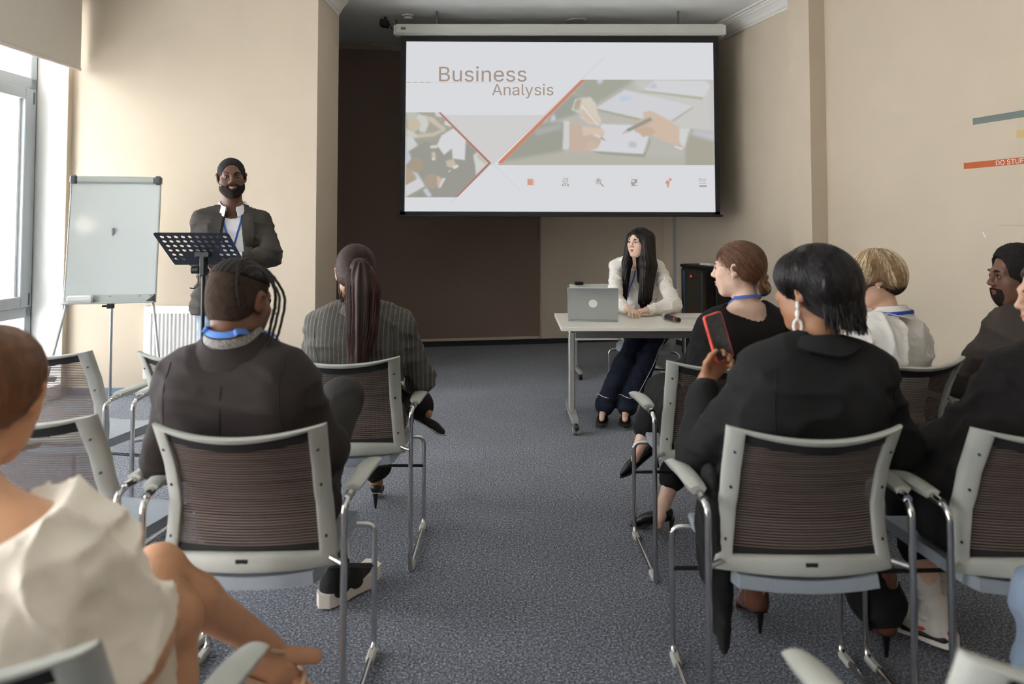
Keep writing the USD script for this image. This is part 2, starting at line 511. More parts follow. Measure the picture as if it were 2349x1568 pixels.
def line(p, q, w):
    from shapely.geometry import LineString
    return LineString([p, q]).buffer(w / 2, cap_style=2)


from shapely.ops import unary_union
part(scr, "slide_rule", spoly(unary_union([line((1016, 259), (1131, 375), 1.2), (line((1127, 379), (1334, 180), 1.2)), line((1045, 454), (1128, 374), 1.0), line((1131, 374), (1192, 436), .7), line((1334, 180), (1390, 128), .7), line((1045, 454), (1034, 468), .8), line((960, 186.5), (1190, 186.5), .8)]), .0032), emis("slide_line", (188, 194, 198)), smooth=False)
part(scr, "slide_dash", spoly(unary_union([line((926 + 15 * k + 5, 186.5), (937 + 15 * k + 5, 186.5), 1.6) for k in range(4)]), .0033), emis("slide_dash_brown", (178, 168, 158)), smooth=False)
part(scr, "slide_stripe", spoly([(1334, 181), (1343, 181), (1152, 373), (1141, 373)], .0040), emis("slide_orange", (206, 132, 108)), smooth=False)
part(scr, "slide_stripe", spoly([(1005, 256), (1010, 256), (1127, 373), (1050, 451), (1045, 451), (1120, 373)], .0040), emis("slide_red", (176, 122, 112)), smooth=False)
TXT = emis("slide_text", (164, 146, 134))


def slide_text(s, px, py, cap, width, name):
    m = meshkit.text_mesh(s, 1.0, .02)
    w = m.bounds[1][0] - m.bounds[0][0]
    v = m.vertices
    v = np.stack([px + (v[:, 0] - m.bounds[0][0]) / w * width, py - v[:, 1] * cap, v[:, 2]], 1)
    mm = trimesh.Trimesh(np.array([S(x, y, -.0035 + z * .02) for x, y, z in v]), m.faces, process=False)
    mm.fix_normals()
    part(scr, name, mm, TXT, smooth=False)


slide_text("Business", 1006, 184, 34, 202, "slide_title")
slide_text("Analysis", 1129, 216, 25.5, 141, "slide_subtitle")


def photo(x0, y0, x1, y1, left, right, layers, name, soft=1.2, step=1.6):
    """A picture on the slide: colours rastered softly from polygons onto the corners of a fine sheet."""
    from scipy.ndimage import gaussian_filter
    sc = 2
    W, Hh = int((x1 - x0) * sc), int((y1 - y0) * sc)
    yy, xx = np.mgrid[0:Hh, 0:W]
    X, Y = x0 + (xx + .5) / sc, y0 + (yy + .5) / sc
    img = np.zeros((Hh, W, 3))
    img[:] = np.array(layers[0]) / 255.0
    from shapely import contains_xy
    for pts, col, blur in layers[1:]:
        if len(pts) == 3 and np.ndim(pts[0]) == 0:
            g = Point(pts[0], pts[1]).buffer(pts[2])
        else:
            g = Polygon(pts).buffer(0)
        m = contains_xy(g, X.ravel(), Y.ravel()).reshape(Hh, W).astype(float)
        m = gaussian_filter(m, blur * sc)[..., None]
        img = img * (1 - m) + m * np.array(col) / 255.0
    img = np.stack([gaussian_filter(img[..., k], soft * 1.5) for k in range(3)], -1)
    ny, nx = int((y1 - y0) / step), int((x1 - x0) / step)
    P, C = np.zeros((ny, nx, 3)), np.zeros((ny, nx, 3))
    for j, y in enumerate(np.linspace(y0, y1, ny)):
        xs = np.linspace(left(y), right(y), nx)
        P[j] = [S(x, y, -.0036) for x in xs]
        C[j] = img[min(int((y - y0) * sc), Hh - 1), np.clip(((xs - x0) * sc).astype(int), 0, W - 1)]
    C = C * .86 + .14 * .80
    C = np.where(C <= .04045, C / 12.92, ((C + .055) / 1.055) ** 2.4)
    m = grid_mesh(P)
    if m.face_normals[0][1] > 0:
        m.invert()
    em = _mats.get("slide_photo") or usdkit.material(stage, "/World/Looks/slide_photo", {"a": ("attribute", {"attribute": "tint"}), "e": ("emission", {"strength": 1.0 / EXPO})}, [("a.color", "e.color")], surface="e.emission")
    _mats["slide_photo"] = em
    path = part(scr, name, m, em, smooth=False)
    UsdGeom.PrimvarsAPI(stage.GetPrimAtPath(path)).CreatePrimvar("tint", Sdf.ValueTypeNames.Color3fArray, "vertex").Set(Vt.Vec3fArray.FromNumpy(C.reshape(-1, 3).astype(np.float32)))


def q2(pts):   # coordinates read in an enlarged view of the wide picture
    return [(1130 + x * .2214, 170 + y * .2214) for x, y in pts]


SK, SKD, SUIT, PAPER = (205, 186, 168), (190, 164, 142), (150, 154, 142), (213, 214, 218)
right_layers = [(182, 180, 172),
    (q2([(960, 40), (1500, 40), (1080, 300), (830, 190)]), (158, 160, 146), 4),
    (q2([(1080, 40), (1160, 40), (1130, 90), (1100, 90)]), (196, 198, 206), 2),
    (q2([(1450, 60), (2300, 60), (2300, 900), (1900, 560)]), (200, 198, 194), 8),
    (q2([(1570, 160), (1690, 55), (2220, 60), (2270, 110), (2200, 235)]), (210, 211, 214), 1.2),
    (q2([(1560, 158), (2190, 232), (2190, 255), (1550, 172)]), (164, 168, 140), 1.5),
    (q2([(1620, 130), (1690, 75), (1720, 135)]), (186, 190, 206), 2),
    (q2([(1070, 345), (1380, 150), (2110, 330), (1880, 470), (1640, 440), (1540, 460)]), (208, 209, 213), 1.5),
    (q2([(1080, 350), (1540, 455), (1530, 475), (1070, 370)]), (160, 164, 142), 1.0),
    (q2([(1330, 220), (1450, 215), (1440, 250), (1330, 275)]), (182, 202, 226), 2.5),
    (q2([(2100, 335), (1890, 480), (1860, 475), (2080, 330)]), (172, 170, 160), 1.2),
    (q2([(820, 200), (930, 230), (830, 370), (900, 400), (560, 500), (600, 420)]), SUIT, 3),
    (q2([(600, 490), (660, 470), (640, 400), (610, 440)]), (196, 204, 220), 2),
    (q2([(820, 360), (860, 250), (940, 235), (930, 250), (875, 260), (840, 350), (910, 380), (900, 395)]), (206, 208, 200), 1.2),
    (q2([(860, 280), (930, 240), (920, 330), (850, 370)]), (178, 160, 138), 1.5),
    (q2([(930, 240), (1020, 228), (1070, 290), (1100, 420), (1130, 465), (1120, 520), (1010, 510), (920, 450), (905, 340)]), (212, 202, 186), 1.5),
    (q2([(950, 330), (1010, 400), (1090, 480), (1120, 530), (980, 480), (910, 420)]), SK, 2),
    (q2([(700, 900), (0, 980), (120, 880), (500, 500), (740, 490), (735, 780)]), (150, 152, 140), 3),
    (q2([(450, 560), (720, 500), (720, 560), (440, 640)]), (166, 168, 162), 3),
    (q2([(0, 1000), (100, 900), (740, 790), (2300, 880), (2300, 1000)]), (178, 176, 164), 4),
    (q2([(1130, 510), (1480, 520), (1560, 600), (1620, 640), (1560, 825), (1010, 790), (1100, 640)]), PAPER, 1.0),
    (q2([(1010, 792), (1560, 825), (1590, 800), (1640, 640), (1640, 700), (1580, 860), (1130, 825)]), (152, 154, 136), 1.0),
    (q2([(1420, 690), (1500, 700), (1490, 760), (1410, 750)]), (188, 188, 190), 2),
    (q2([(740, 475), (800, 480), (800, 750), (770, 780), (725, 770), (735, 640)]), (206, 207, 204), 1.0),
    (q2([(800, 510), (950, 530), (1130, 560), (1160, 600), (1120, 700), (1090, 760), (960, 800), (800, 790)]), (196, 172, 154), 1.5),
    (q2([(930, 530), (1140, 560), (1165, 610), (1120, 660), (1010, 620), (940, 640)]), (212, 190, 170), 1.8),
    (q2([(990, 690), (1090, 700), (1070, 770), (960, 790)]), (200, 178, 158), 1.5),
    (q2([(1045, 620), (1080, 618), (1190, 685), (1150, 680)]), (214, 216, 218), .6),
    (q2([(1110, 650), (1140, 655), (1180, 685), (1160, 680)]), (110, 108, 106), .5),
    (q2([(920, 320), (940, 320), (1110, 530), (1085, 520)]), (226, 224, 216), .6),
    (q2([(1560, 390), (1640, 370), (1800, 450), (1950, 560), (2000, 700), (1960, 740), (1800, 700), (1680, 640), (1620, 560)]), (206, 182, 160), 1.5),
    (q2([(1460, 490), (1600, 440), (1680, 470), (1600, 540), (1480, 600)]), (200, 172, 150), 1.2),
    (q2([(1470, 570), (1640, 540), (1700, 600), (1560, 650), (1540, 620)]), (196, 168, 146), 1.2),
    (q2([(1340, 615), (1400, 560), (1640, 440), (1660, 470), (1420, 590)]), (140, 142, 132), .8),
    (q2([(1340, 615), (1390, 565), (1410, 590)]), (186, 190, 194), .6),
    (q2([(1945, 555), (2060, 560), (2010, 720), (1990, 770), (1940, 690)]), (210, 210, 208), 1.2),
    (q2([(2060, 560), (2310, 600), (2310, 940), (2000, 940), (2000, 760), (2030, 640)]), (164, 160, 144), 2.5),
    (q2([(2100, 560), (2310, 600), (2310, 690), (2060, 620)]), (190, 190, 196), 3),
    (q2([(1890, 735), (1980, 765), (1960, 780), (1890, 750)]), (220, 220, 220), .8)]
photo(1140, 180, 1642, 378, lambda y: 1338 - (y - 180) * 196 / 197.0, lambda y: 1640.3, right_layers, "slide_photo")


def q1(pts):
    return [(910 + x * .2086, 230 + y * .2086) for x, y in pts]


DK = (140, 138, 124)
left_layers = [(156, 154, 142),
    (q1([(100, 125), (440, 125), (600, 290), (400, 420), (100, 420)]), (162, 158, 144), 3),
    (q1([(100, 125), (230, 125), (200, 200), (110, 230)]), (186, 190, 176), 2),
    (q1([(230, 140), (330, 170), (350, 250), (310, 350), (250, 340), (200, 190)]), (204, 204, 200), 1.5),
    (q1([(320, 160), (400, 180), (480, 260), (540, 300), (520, 340), (430, 280), (330, 205)]), (196, 188, 168), 1.2),
    (q1([(180, 370), (400, 350), (500, 310), (530, 330), (400, 390), (190, 410)]), (196, 186, 166), 1.2),
    (q1([(100, 300), (190, 340), (230, 400), (100, 420)]), (200, 200, 194), 1.5),
    ((910 + 185 * .2086, 230 + 262 * .2086, 15), (198, 184, 158), 1.2),
    (q1([(410, 125), (470, 125), (500, 180), (430, 170)]), (206, 206, 206), 1.0),
    (q1([(530, 210), (600, 275), (590, 285), (520, 260)]), (214, 214, 216), .6),
    (q1([(100, 400), (170, 400), (230, 490), (110, 570), (100, 570)]), (206, 206, 206), 1.2),
    (q1([(620, 300), (760, 430), (750, 655), (610, 640), (605, 530), (515, 600), (440, 490), (490, 380)]), (215, 215, 219), .7),
    (q1([(110, 570), (320, 450), (440, 490), (520, 600), (600, 530), (610, 640), (750, 655), (760, 460), (870, 560), (840, 620), (870, 820), (650, 1060), (100, 1060)]), (146, 145, 136), 1.0),
    (q1([(100, 560), (130, 560), (160, 640), (110, 700), (95, 700)]), (192, 198, 210), 1.5),
    ((910 + 212 * .2086, 230 + 705 * .2086, 17), (162, 146, 126), 1.5),
    (q1([(360, 495), (440, 485), (450, 520), (370, 525)]), (212, 208, 200), .7),
    (q1([(380, 570), (420, 560), (430, 640), (385, 650)]), (202, 186, 166), 1.0),
    (q1([(385, 630), (420, 630), (420, 655), (385, 655)]), (216, 216, 216), .5),
    (q1([(540, 660), (620, 640), (650, 690), (600, 740), (550, 720)]), (198, 182, 160), 1.0),
    (q1([(610, 720), (670, 700), (680, 730), (625, 755)]), (216, 216, 216), .5),
    (q1([(150, 770), (230, 800), (390, 1050), (340, 1060), (200, 860)]), (192, 198, 208), 1.5),
    (q1([(95, 930), (240, 850), (320, 960), (110, 1060), (95, 1060)]), (210, 210, 212), 1.0),
    (q1([(100, 1060), (330, 930), (320, 960), (190, 1060)]), (150, 152, 136), 1.0),
    (q1([(95, 700), (200, 820), (220, 860), (95, 920)]), (172, 152, 128), 2),
    ((910 + 385 * .2086, 230 + 890 * .2086, 18), (166, 150, 132), 1.2),
    (q1([(440, 820), (490, 850), (490, 920), (450, 960)]), (204, 176, 150), 1.0),
    (q1([(500, 850), (540, 850), (480, 960), (460, 960)]), (210, 212, 216), .8),
    (q1([(840, 600), (890, 560), (1010, 680), (870, 820), (860, 700)]), (206, 208, 204), 1.0),
    (q1([(890, 570), (1000, 670), (970, 700), (880, 620)]), (186, 188, 176), 1.2),
    (q1([(565, 780), (600, 750), (575, 790)]), (230, 230, 230), .4)]
photo(928, 256, 1128, 452, lambda y: 929.6, lambda y: 1006 + (y - 256) * (1123 - 1006) / 117.0 if y < 373 else 1123 - (y - 373) * (1123 - 1047) / 78.0, left_layers, "slide_photo", step=1.4)

ring = lambda x, y, r, w: Point(x, y).buffer(r).difference(Point(x, y).buffer(r - w))
IC = [1217.5, 1297, 1375, 1455, 1534, 1613]
part(scr, "slide_icon_ring", spoly(unary_union([ring(x, 417, 13, .6) for x in IC]), .0032), emis("slide_ring", (206, 207, 210)), smooth=False)
OR_, GRY = emis("icon_orange", (206, 158, 138)), emis("icon_grey", (168, 160, 156))
icon = lambda g, m: part(scr, "slide_icon", spoly(g, .0034), m, smooth=False)
icon(unary_union([sbox(1210, 409.5, 1222.5, 424), sbox(1224, 412, 1225.5, 424)]), OR_)
icon(unary_union([ring(1297, 414.5, 6.5, 1.6), line((1294.5, 417), (1299.5, 412), 1.6), line((1301, 410), (1304, 408), 1.6), Point(1291, 424).buffer(2.3), Point(1297, 424).buffer(2), Point(1303, 424).buffer(2.5), line((1297, 420), (1297, 425), 1.5)]), GRY)
icon(unary_union([ring(1373, 415.5, 6.5, 1.7), line((1377.5, 420), (1385, 427), 3), line((1371, 407), (1371, 414), 1.2), line((1374.5, 407), (1374.5, 414), 1.2), Point(1373, 415).buffer(3)]), GRY)
icon(sbox(1449, 410, 1462, 426).difference(Point(1453, 414.5).buffer(2.8)).difference(Point(1459, 421.5).buffer(2.8)).union(Point(1449, 419).buffer(2)), GRY)
icon(unary_union([Point(1532, 418).buffer(5), line((1532, 420), (1533, 429), 4.5), Point(1538, 411).buffer(3.4)]), OR_)
icon(unary_union([ring(1607, 412, 3.5, 1.3), line((1612, 411), (1621, 411), 1.6), line((1612, 415), (1619, 415), 1.4), line((1605, 420), (1621, 420), 1.3), sbox(1604.5, 424, 1621.5, 428)]), GRY)

# black device on the ceiling beside the screen, with a drooping cable
dev = thing("ceiling_camera", "small black box on the ceiling with a drooping cable to the screen case", "device", (-1.30, 7.3, H))
part(dev, "housing", mv(rot(bx(V(-.045, -.05, -.075), V(.04, .05, -.008), .006), 8, (0, 1, 0)), 0, 0, -.03), BLACK)
part(dev, "mount", cyl((0, 0, 0), (0, 0, -.04), .012), BLACK)
part(dev, "cable", tube(spline([(.04, 0, -.07), (.07, -.01, -.125), (.10, -.03, -.13), (.125, -.07, -.09), (.125, -.10, -.06)], 8), .005, 8), BLACK)

# ------------------------------------------------------------------ wall decals on the right-hand wall
wu = V(u[0], u[1], 0)                                # along the wall, away from the camera
wn = V(nrm[0], nrm[1], 0)
def on_wall(x, y):
    """Distance along the right wall (from y = 0 towards the camera) is s: returns the point at picture depth y."""
    return V(wallx(y), y, 0)
def decal(name, y_far, length, z0, z1, material, label, words=None, wpos=0.0, wh=.035, drop=0.0):
    p = V(wallx(y_far), y_far, 0)
    t_ = thing(name, label, "wall decal", p + wn * .001 + V(0, 0, z0))
    P = np.array([[V(0, 0, 0), V(0, 0, z1 - z0)], [-wu * length + V(0, 0, drop), -wu * length + V(0, 0, z1 - z0 + drop)]])
    part(t_, "strip", slab(P, .0012), material)
    if words:
        tm = meshkit.text_mesh(words, wh, .0012)
        v = tm.vertices
        v = np.outer(v[:, 0] * 1.06, -wu) + np.outer(v[:, 1], [0, 0, 1]) + np.outer(v[:, 2], wn) - wu * wpos + wn * .0008 + V(0, 0, (z1 - z0 - wh) / 2)
        tm = trimesh.Trimesh(v, tm.faces, process=False)
        tm.fix_normals()
        part(t_, "lettering", tm, mat("decal_white", lin(236, 230, 220), .6), smooth=False)
DZ = lambda py, Y: EYE_Z + (517 - py) * Y / 1650
decal("wall_decal", 4.755, 1.9, DZ(387, 4.755), DZ(373, 4.755), mat("decal_orange", lin(190, 92, 48), .6, bump=.02), "burnt orange strip with white lettering DO STUFF on the beige wall", "DO STUFF", .235, .0300)
decal("wall_decal", 4.68, 1.7, DZ(285, 4.68), DZ(270, 4.68), mat("decal_teal", lin(112, 122, 118), .6, bump=.02), "dull grey green strip, the uppermost on the beige wall")
decal("wall_decal", 4.385, 1.5, DZ(315, 4.385), DZ(298, 4.385), mat("decal_ochre", lin(196, 172, 116), .6, bump=.02), "short ochre yellow strip between the grey and orange strips")
decal("wall_line", 4.53, 1.4, EYE_Z - .0015, EYE_Z + .0005, mat("decal_pencil", lin(160, 148, 130), .7), "thin faint grey line drawn level across the beige wall")
sc_ = thing("wall_scrap", "tiny white scrap of tape stuck to the beige wall", "tape", V(wallx(4.62), 4.62, 0) + wn * .002 + V(0, 0, EYE_Z - .06))
part(sc_, "tape", trimesh.Trimesh(np.array([wu * .012 + V(0, 0, .018), wu * .004 + V(0, 0, .022), -wu * .012 + V(0, 0, -.012), -wu * .012 + V(0, 0, -.02), wu * .002 + V(0, 0, -.005)]), [[0, 1, 4], [1, 2, 4], [2, 3, 4]], process=False), WHITEP, smooth=False)

# ------------------------------------------------------------------ radiator under the presenter's wall
r = thing("radiator", "white ribbed panel radiator low on the wall behind the flipchart", "radiator", (-2.68, WY - .05, 0))
RW = mat("radiator_white", lin(236, 236, 234), .4, bump=.01)
xs = np.linspace(-.37, .37, 23)
prof = []
for i, x in enumerate(xs[:-1]):
    w_ = xs[1] - xs[0]
    prof += [(x, .0), (x + w_ * .18, -.014), (x + w_ * .62, -.014), (x + w_ * .80, 0)]
prof += [(xs[-1], 0)]
P = np.array([[(x, y_, .20), (x, y_, .685)] for x, y_ in prof])
part(r, "panel", slab(P, .003), RW, smooth=20)
part(r, "casing", join(bx(V(-.41, -.012, .68), V(.41, .045, .745), .004), bx(V(-.41, -.012, .14), V(.41, .045, .205), .004), bx(V(-.41, -.01, .14), V(-.365, .045, .745), .004), bx(V(.365, -.01, .14), V(.41, .045, .745), .004)), RW)
part(r, "foot", join(bx(V(-.30, .0, 0), V(-.26, .04, .15), .003), bx(V(.26, .0, 0), V(.30, .04, .15), .003)), RW)

# ------------------------------------------------------------------ flipchart
fc = thing("flipchart", "blank whiteboard flipchart easel on tripod legs by the window", "flipchart", (-3.0, 5.4, 0), 14)
tilt = lambda m: rot(m, -6.5, (1, 0, 0), (0, 0, .84))
WB = mat("whiteboard", lin(204, 210, 208), .22, bump=.03, bscale=14, coat_weight=.7, coat_roughness=.06)
part(fc, "board", tilt(bx(V(-.305, -.012, .85), V(.305, .012, 1.80), .003)), WB)
part(fc, "edge_strip", tilt(join(bx(V(-.312, -.014, .84), V(-.303, .014, 1.78), .002), bx(V(.303, -.014, .84), V(.312, .014, 1.78), .002))), ALU)
part(fc, "clamp_bar", tilt(mv(bx(V(-.272, -.035, 1.745), V(.272, .016, 1.80), .012), 0, 0, 0)), mat("clamp_grey", lin(178, 184, 178), .4, .2, bump=.01))
for s in (-1, 1):
    part(fc, "clamp_end", tilt(bx(V(s * .318, -.04, 1.74), V(s * .268, .018, 1.806), .012)), GREYD)
part(fc, "pen_tray", tilt(join(bx(V(-.31, -.02, .845), V(.31, -.008, .905), .003), bx(V(-.31, -.075, .838), V(.31, -.008, .848), .003))), mat("tray_grey", lin(176, 182, 178), .4, .2, bump=.01))
part(fc, "tray_corner", tilt(join(*[bx(V(.25 + .012 * i, -.0225, .845), V(.312, -.019, .848 + .011 * (i + 1)), 0) for i in range(5)])), GREYD)
for xk in (-.29, 0, .2, .275):
    part(fc, "magnet_knob", tilt(mv(rot(lathe([(0, 0), (.006, 0), (.006, .008), (0, .009)], 14), 90, (1, 0, 0)), xk, -.02, .893)), CHROME)
for k_, (a_, b_) in enumerate((((-.29, 0, .85), (-.36, -.40, 0)), ((.29, 0, .85), (.47, -.36, 0)), ((0, .03, 1.4), (-.17, .68, 0)))):
    part(fc, "leg", join(cyl(a_, b_, .0105), cyl(V(*b_), V(*b_) + V(0, 0, .03), .015)), ALU)
part(fc, "clamp_knob", join(mv(bx(V(-.03, .01, .80), V(.02, .04, .838), .005), 0, 0, 0), cyl((-.06, .02, .82), (-.03, .02, .82), .008)), BLACK)
dc = (math.cos(math.radians(14)), math.sin(math.radians(14)))
er = thing("board_eraser", "white curved board eraser resting on the flipchart tray", "eraser", (-3.0 - .19 * dc[0] + .050 * dc[1], 5.4 - .19 * dc[1] - .050 * dc[0], .8575), 14)
part(er, "body", bx(V(-.085, -.020, .008), V(.085, .020, .05), .008), WHITEP)
part(er, "felt", bx(V(-.083, -.021, 0), V(.083, .021, .009), .002), mat("felt_white", lin(210, 210, 208), .95, bump=.3))

# ------------------------------------------------------------------ music stand
ms = thing("music_stand", "black perforated music stand before the speaking man", "music stand", (-1.785, 4.13, 0))
MS = mat("stand_black", lin(34, 38, 50), .42, .2, bump=.05, bscale=700)
g = sbox(-.25, -.17, .25, .17).buffer(-.02).buffer(.02)
holes = []
for rr in range(6):
    for cc in range(10):
        if rr >= 4 and 2 < cc < 8:
            continue
        holes.append(Point(-.213 + cc * .0465 + (.004 if rr % 2 else 0), .128 - rr * .047).buffer(.0135, 8))
g = g.difference(unary_union(holes))
for hx, hy in ((-.235, -.105), (-.235, -.12), (.235, -.105)):
    g = g.difference(Point(hx, hy).buffer(.004))
pl = trimesh.creation.extrude_polygon(g, .0025, engine="earcut")
lip = bx(V(-.25, -.172, 0), V(.25, -.168, .05), .001)
TLT = rot(rot(join(pl, lip), 180, (0, 1, 0)), 0)
Mx = trimesh.transformations.rotation_matrix(math.radians(118), (1, 0, 0))
desk = join(pl, mv(lip, 0, 0, .0)).copy()
# the desk leans away from the reader: its top edge is towards the camera
def desk_tf(m):
    v = m.vertices
    q = np.stack([-v[:, 0] * .84, -v[:, 1] * .80 + v[:, 2] * .60, v[:, 1] * .56 + v[:, 2] * .83], 1)
    mm = trimesh.Trimesh(q, m.faces, process=False)
    mm.fix_normals()
    return mv(mm, 0.0, 0, 1.285)
part(ms, "desk", desk_tf(desk), MS)
part(ms, "bracket", join(bx(V(-.045, .02, 1.235), V(.045, .06, 1.275), .008), bx(V(-.016, .02, 1.13), V(.016, .07, 1.25), .006), mv(rot(lathe([(0, -.02), (.022, -.02), (.022, .02), (0, .02)], 18), 90, (0, 1, 0)), -.045, .045, 1.165)), BLACK)
part(ms, "pole", join(cyl((0, .045, .10), (0, .045, 1.16), .011), cyl((0, .045, .08), (0, .045, .72), .016)), BLACK)
part(ms, "hook", tube(spline([(-.03, .045, 1.13), (-.03, .04, 1.08), (-.045, .03, 1.06), (-.07, .03, 1.062)], 6), .003, 8), BLACK)
for k_ in range(3):
    an = math.radians(30 + 120 * k_)
    part(ms, "leg", tube(fillet([(0, .045, .20), (.16 * math.cos(an), .045 + .16 * math.sin(an), .10), (.30 * math.cos(an), .045 + .30 * math.sin(an), .012)], .05), .010, 10), BLACK)

# ------------------------------------------------------------------ table, laptop, microphone
TW = mat("table_white", lin(222, 219, 208), .38, bump=.01, bscale=100)
tb = thing("folding_table", "white flip-top table on grey castor legs holding the laptop", "table", (1.15, 5.24, 0))
part(tb, "tabletop", bx(V(-.82, -.40, .715), V(.82, .40, .74), .002), TW)
part(tb, "cable_flap", bx(V(.06, .03, .7395), V(.36, .115, .7415), .0008), mat("flap_grey", lin(186, 186, 178), .4, bump=.01))
FG = mat("frame_grey", lin(164, 164, 160), .4, .35, bump=.02)
part(tb, "beam", bx(V(-.70, -.055, .615), V(.70, .02, .665), .004), mat("beam_grey", lin(120, 118, 116), .45, .3, bump=.02))
part(tb, "flip_rail", bx(V(-.68, -.03, .675), V(.68, .03, .71), .004), BLACK)
for s in (-1, 1):
    part(tb, "leg_post", bx(V(s * .72 - .022, -.045, .08), V(s * .72 + .022, .025, .66), .008), FG)
    part(tb, "leg_collar", join(cyl((s * .72, -.02, .655), (s * .72, -.02, .70), .028), bx(V(s * .72 - .05, -.05, .70), V(s * .72 + .05, .04, .716), .003)), CHROME)
    part(tb, "foot_beam", ext(Polygon([(s * .72 - .02, -.30), (s * .72 + .02, -.30), (s * .72 + .028, 0), (s * .72 + .02, .30), (s * .72 - .02, .30), (s * .72 - .028, 0)]), .075, .105), FG)
    for yy in (-.30, .30):
        c_ = part(tb, "castor", join(*[mv(rot(lathe([(0, -.010), (.026, -.010), (.029, -.006), (.029, .006), (.026, .010), (0, .010)], 22), 90, (0, 1, 0)), s * .72 + d + .008, yy + .012, .03) for d in (-.018, .018)]), mat("castor_grey", lin(120, 120, 116), .4, bump=.02))
        part(c_, "hood", join(bx(V(s * .72 - .008, yy - .02, .03), V(s * .72 + .024, yy + .03, .066), .008), cyl((s * .72 + .005, yy, .06), (s * .72 + .005, yy, .08), .009)), BLACK)

lp = thing("laptop", "open silver laptop on the white table seen from behind its lid", "laptop", (.575, 5.14, .7405), -6)
part(lp, "base", bx(V(-.178, -.0, 0), V(.178, .245, .016), .005), ALU)
part(lp, "keyboard", bx(V(-.145, .06, .0155), V(.145, .165, .0168), .0005), BLACK)
lid = bx(V(-.178, -.004, 0), V(.178, .004, .243), .0035)
LT = lambda m: mv(rot(m, 17, (1, 0, 0)), 0, .0, .013)
part(lp, "lid", LT(lid), ALU)
part(lp, "display", LT(bx(V(-.165, .0038, .02), V(.165, .0046, .232), .0002)), mat("display_dark", lin(30, 34, 42), .2, bump=.01))
part(lp, "lid_disc", LT(mv(rot(lathe([(0, -.0003), (.030, -.0003), (.030, .0006), (0, .0006)], 40), 90, (1, 0, 0)), .0, -.004, .125)), mat("disc_white", lin(225, 226, 224), .35, bump=.01))

mic = thing("microphone", "black handheld microphone with silver mesh head and red ring on table", "microphone", (1.12, 5.20, .7405), -76)
axis = lambda m: rot(m, 90, (0, 1, 0))
part(mic, "handle", mv(axis(lathe([(0, -.02), (.019, -.02), (.021, .02), (.017, .13), (.016, .17), (0, .17)], 24)), 0, 0, .024), BLACK)
part(mic, "grille", mv(axis(lathe([(0, -.075), (.014, -.072), (.023, -.058), (.0255, -.042), (.0235, -.026), (.019, -.02), (0, -.02)], 24)), 0, 0, .0255), mat("grille_silver", lin(176, 178, 178), .35, .8, bump=.8, bscale=900))
part(mic, "colour_ring", mv(axis(lathe([(.016, .118), (.0182, .118), (.0182, .134), (.016, .134)], 24)), 0, 0, .024), mat("ring_red", lin(190, 60, 44), .4, bump=.01))

# folded table standing behind the presenter's table
ft = thing("folded_table", "pale flip-top table folded upright behind the laptop", "table", (.97, 6.95, 0), 5)
part(ft, "tabletop", rot(bx(V(-.42, -.012, .33), V(.48, .012, .86), .003), -6, (1, 0, 0), (0, 0, .6)), mat("top_pale", lin(196, 198, 190), .45, bump=.01))
part(ft, "hinge_block", bx(V(-.37, -.03, .855), V(-.29, .03, .885), .004), BLACK)
for s in (-.36, .42):
    part(ft, "leg_post", bx(V(s - .02, .03, .08), V(s + .02, .08, .70), .006), FG)
    part(ft, "foot_beam", bx(V(s - .02, -.25, .05), V(s + .02, .30, .08), .006), FG)
    for yy in (-.23, .28):
        part(ft, "castor", mv(rot(lathe([(0, -.015), (.026, -.015), (.026, .015), (0, .015)], 18), 90, (0, 1, 0)), s, yy, .026), BLACK)

# server rack against the niche's right wall, its door towards the room
rk = thing("server_rack", "black glass-fronted server cabinet standing in the niche behind the seated presenter", "server cabinet", (1.78, 7.62, 0), math.degrees(math.atan2(-u[1], -u[0])))
# local x runs along the wall towards the camera, local y points away from the room's middle (into the wall side)
RB = mat("rack_black", lin(24, 25, 28), .45, bump=.02)
part(rk, "cabinet", bx(V(0, .012, .06), V(.70, .42, 1.0), .004), RB)
part(rk, "top_lid", bx(V(-.015, -.005, .985), V(.715, .425, 1.02), .012), RB)
part(rk, "door", bx(V(.02, -.006, .10), V(.68, .012, .97), .004), mat("rack_glass", lin(12, 12, 14), .08, bump=0, coat_weight=.6))
for a_, b_ in ((.045, .085), (.44, .475)):
    part(rk, "perforated_strip", bx(V(a_, -.010, .12), V(b_, -.005, .95), .001), mat("perforated_grey", lin(66, 68, 72), .6, bump=.8, bscale=300))
part(rk, "edge_trim", bx(V(.088, -.011, .12), V(.098, -.005, .95), .001), mat("trim_blue", lin(70, 120, 170), .35, bump=.01))
part(rk, "handle", bx(V(.215, -.012, .88), V(.225, -.004, .93), .002), GREYD)
lamp = part(rk, "indicator", mv(trimesh.creation.icosphere(2, .008), .24, -.008, .905), emis("led_red", (255, 60, 40), 2.0))
part(rk, "foot", join(*[bx(V(a_, b_, 0), V(a_ + .05, b_ + .05, .06), .004) for a_ in (.03, .62) for b_ in (.05, .34)]), BLACK)
pp = thing("router_box", "small flat white box lying on the server cabinet", "router", (1.99, 7.27, 1.02), -75)
part(pp, "body", bx(V(-.10, -.06, 0), V(.10, .06, .024), .008), WHITEP)
part(pp, "vent_slot", join(*[bx(V(-.06 + .02 * i, -.03, .0235), V(-.05 + .02 * i, .03, .0246), 0) for i in range(6)]), GREYP)
cb = thing("floor_cable", "white cable curling on the carpet by the server cabinet", "cable", (1.6, 6.9, 0))
part(cb, "cable", tube(spline([(.35, .25, .01), (.18, .1, .008), (.05, .05, .03), (-.02, .12, .05), (.02, .2, .01), (.2, -.1, .008), (.42, -.25, .008)], 10), .005, 8), WHITEP)
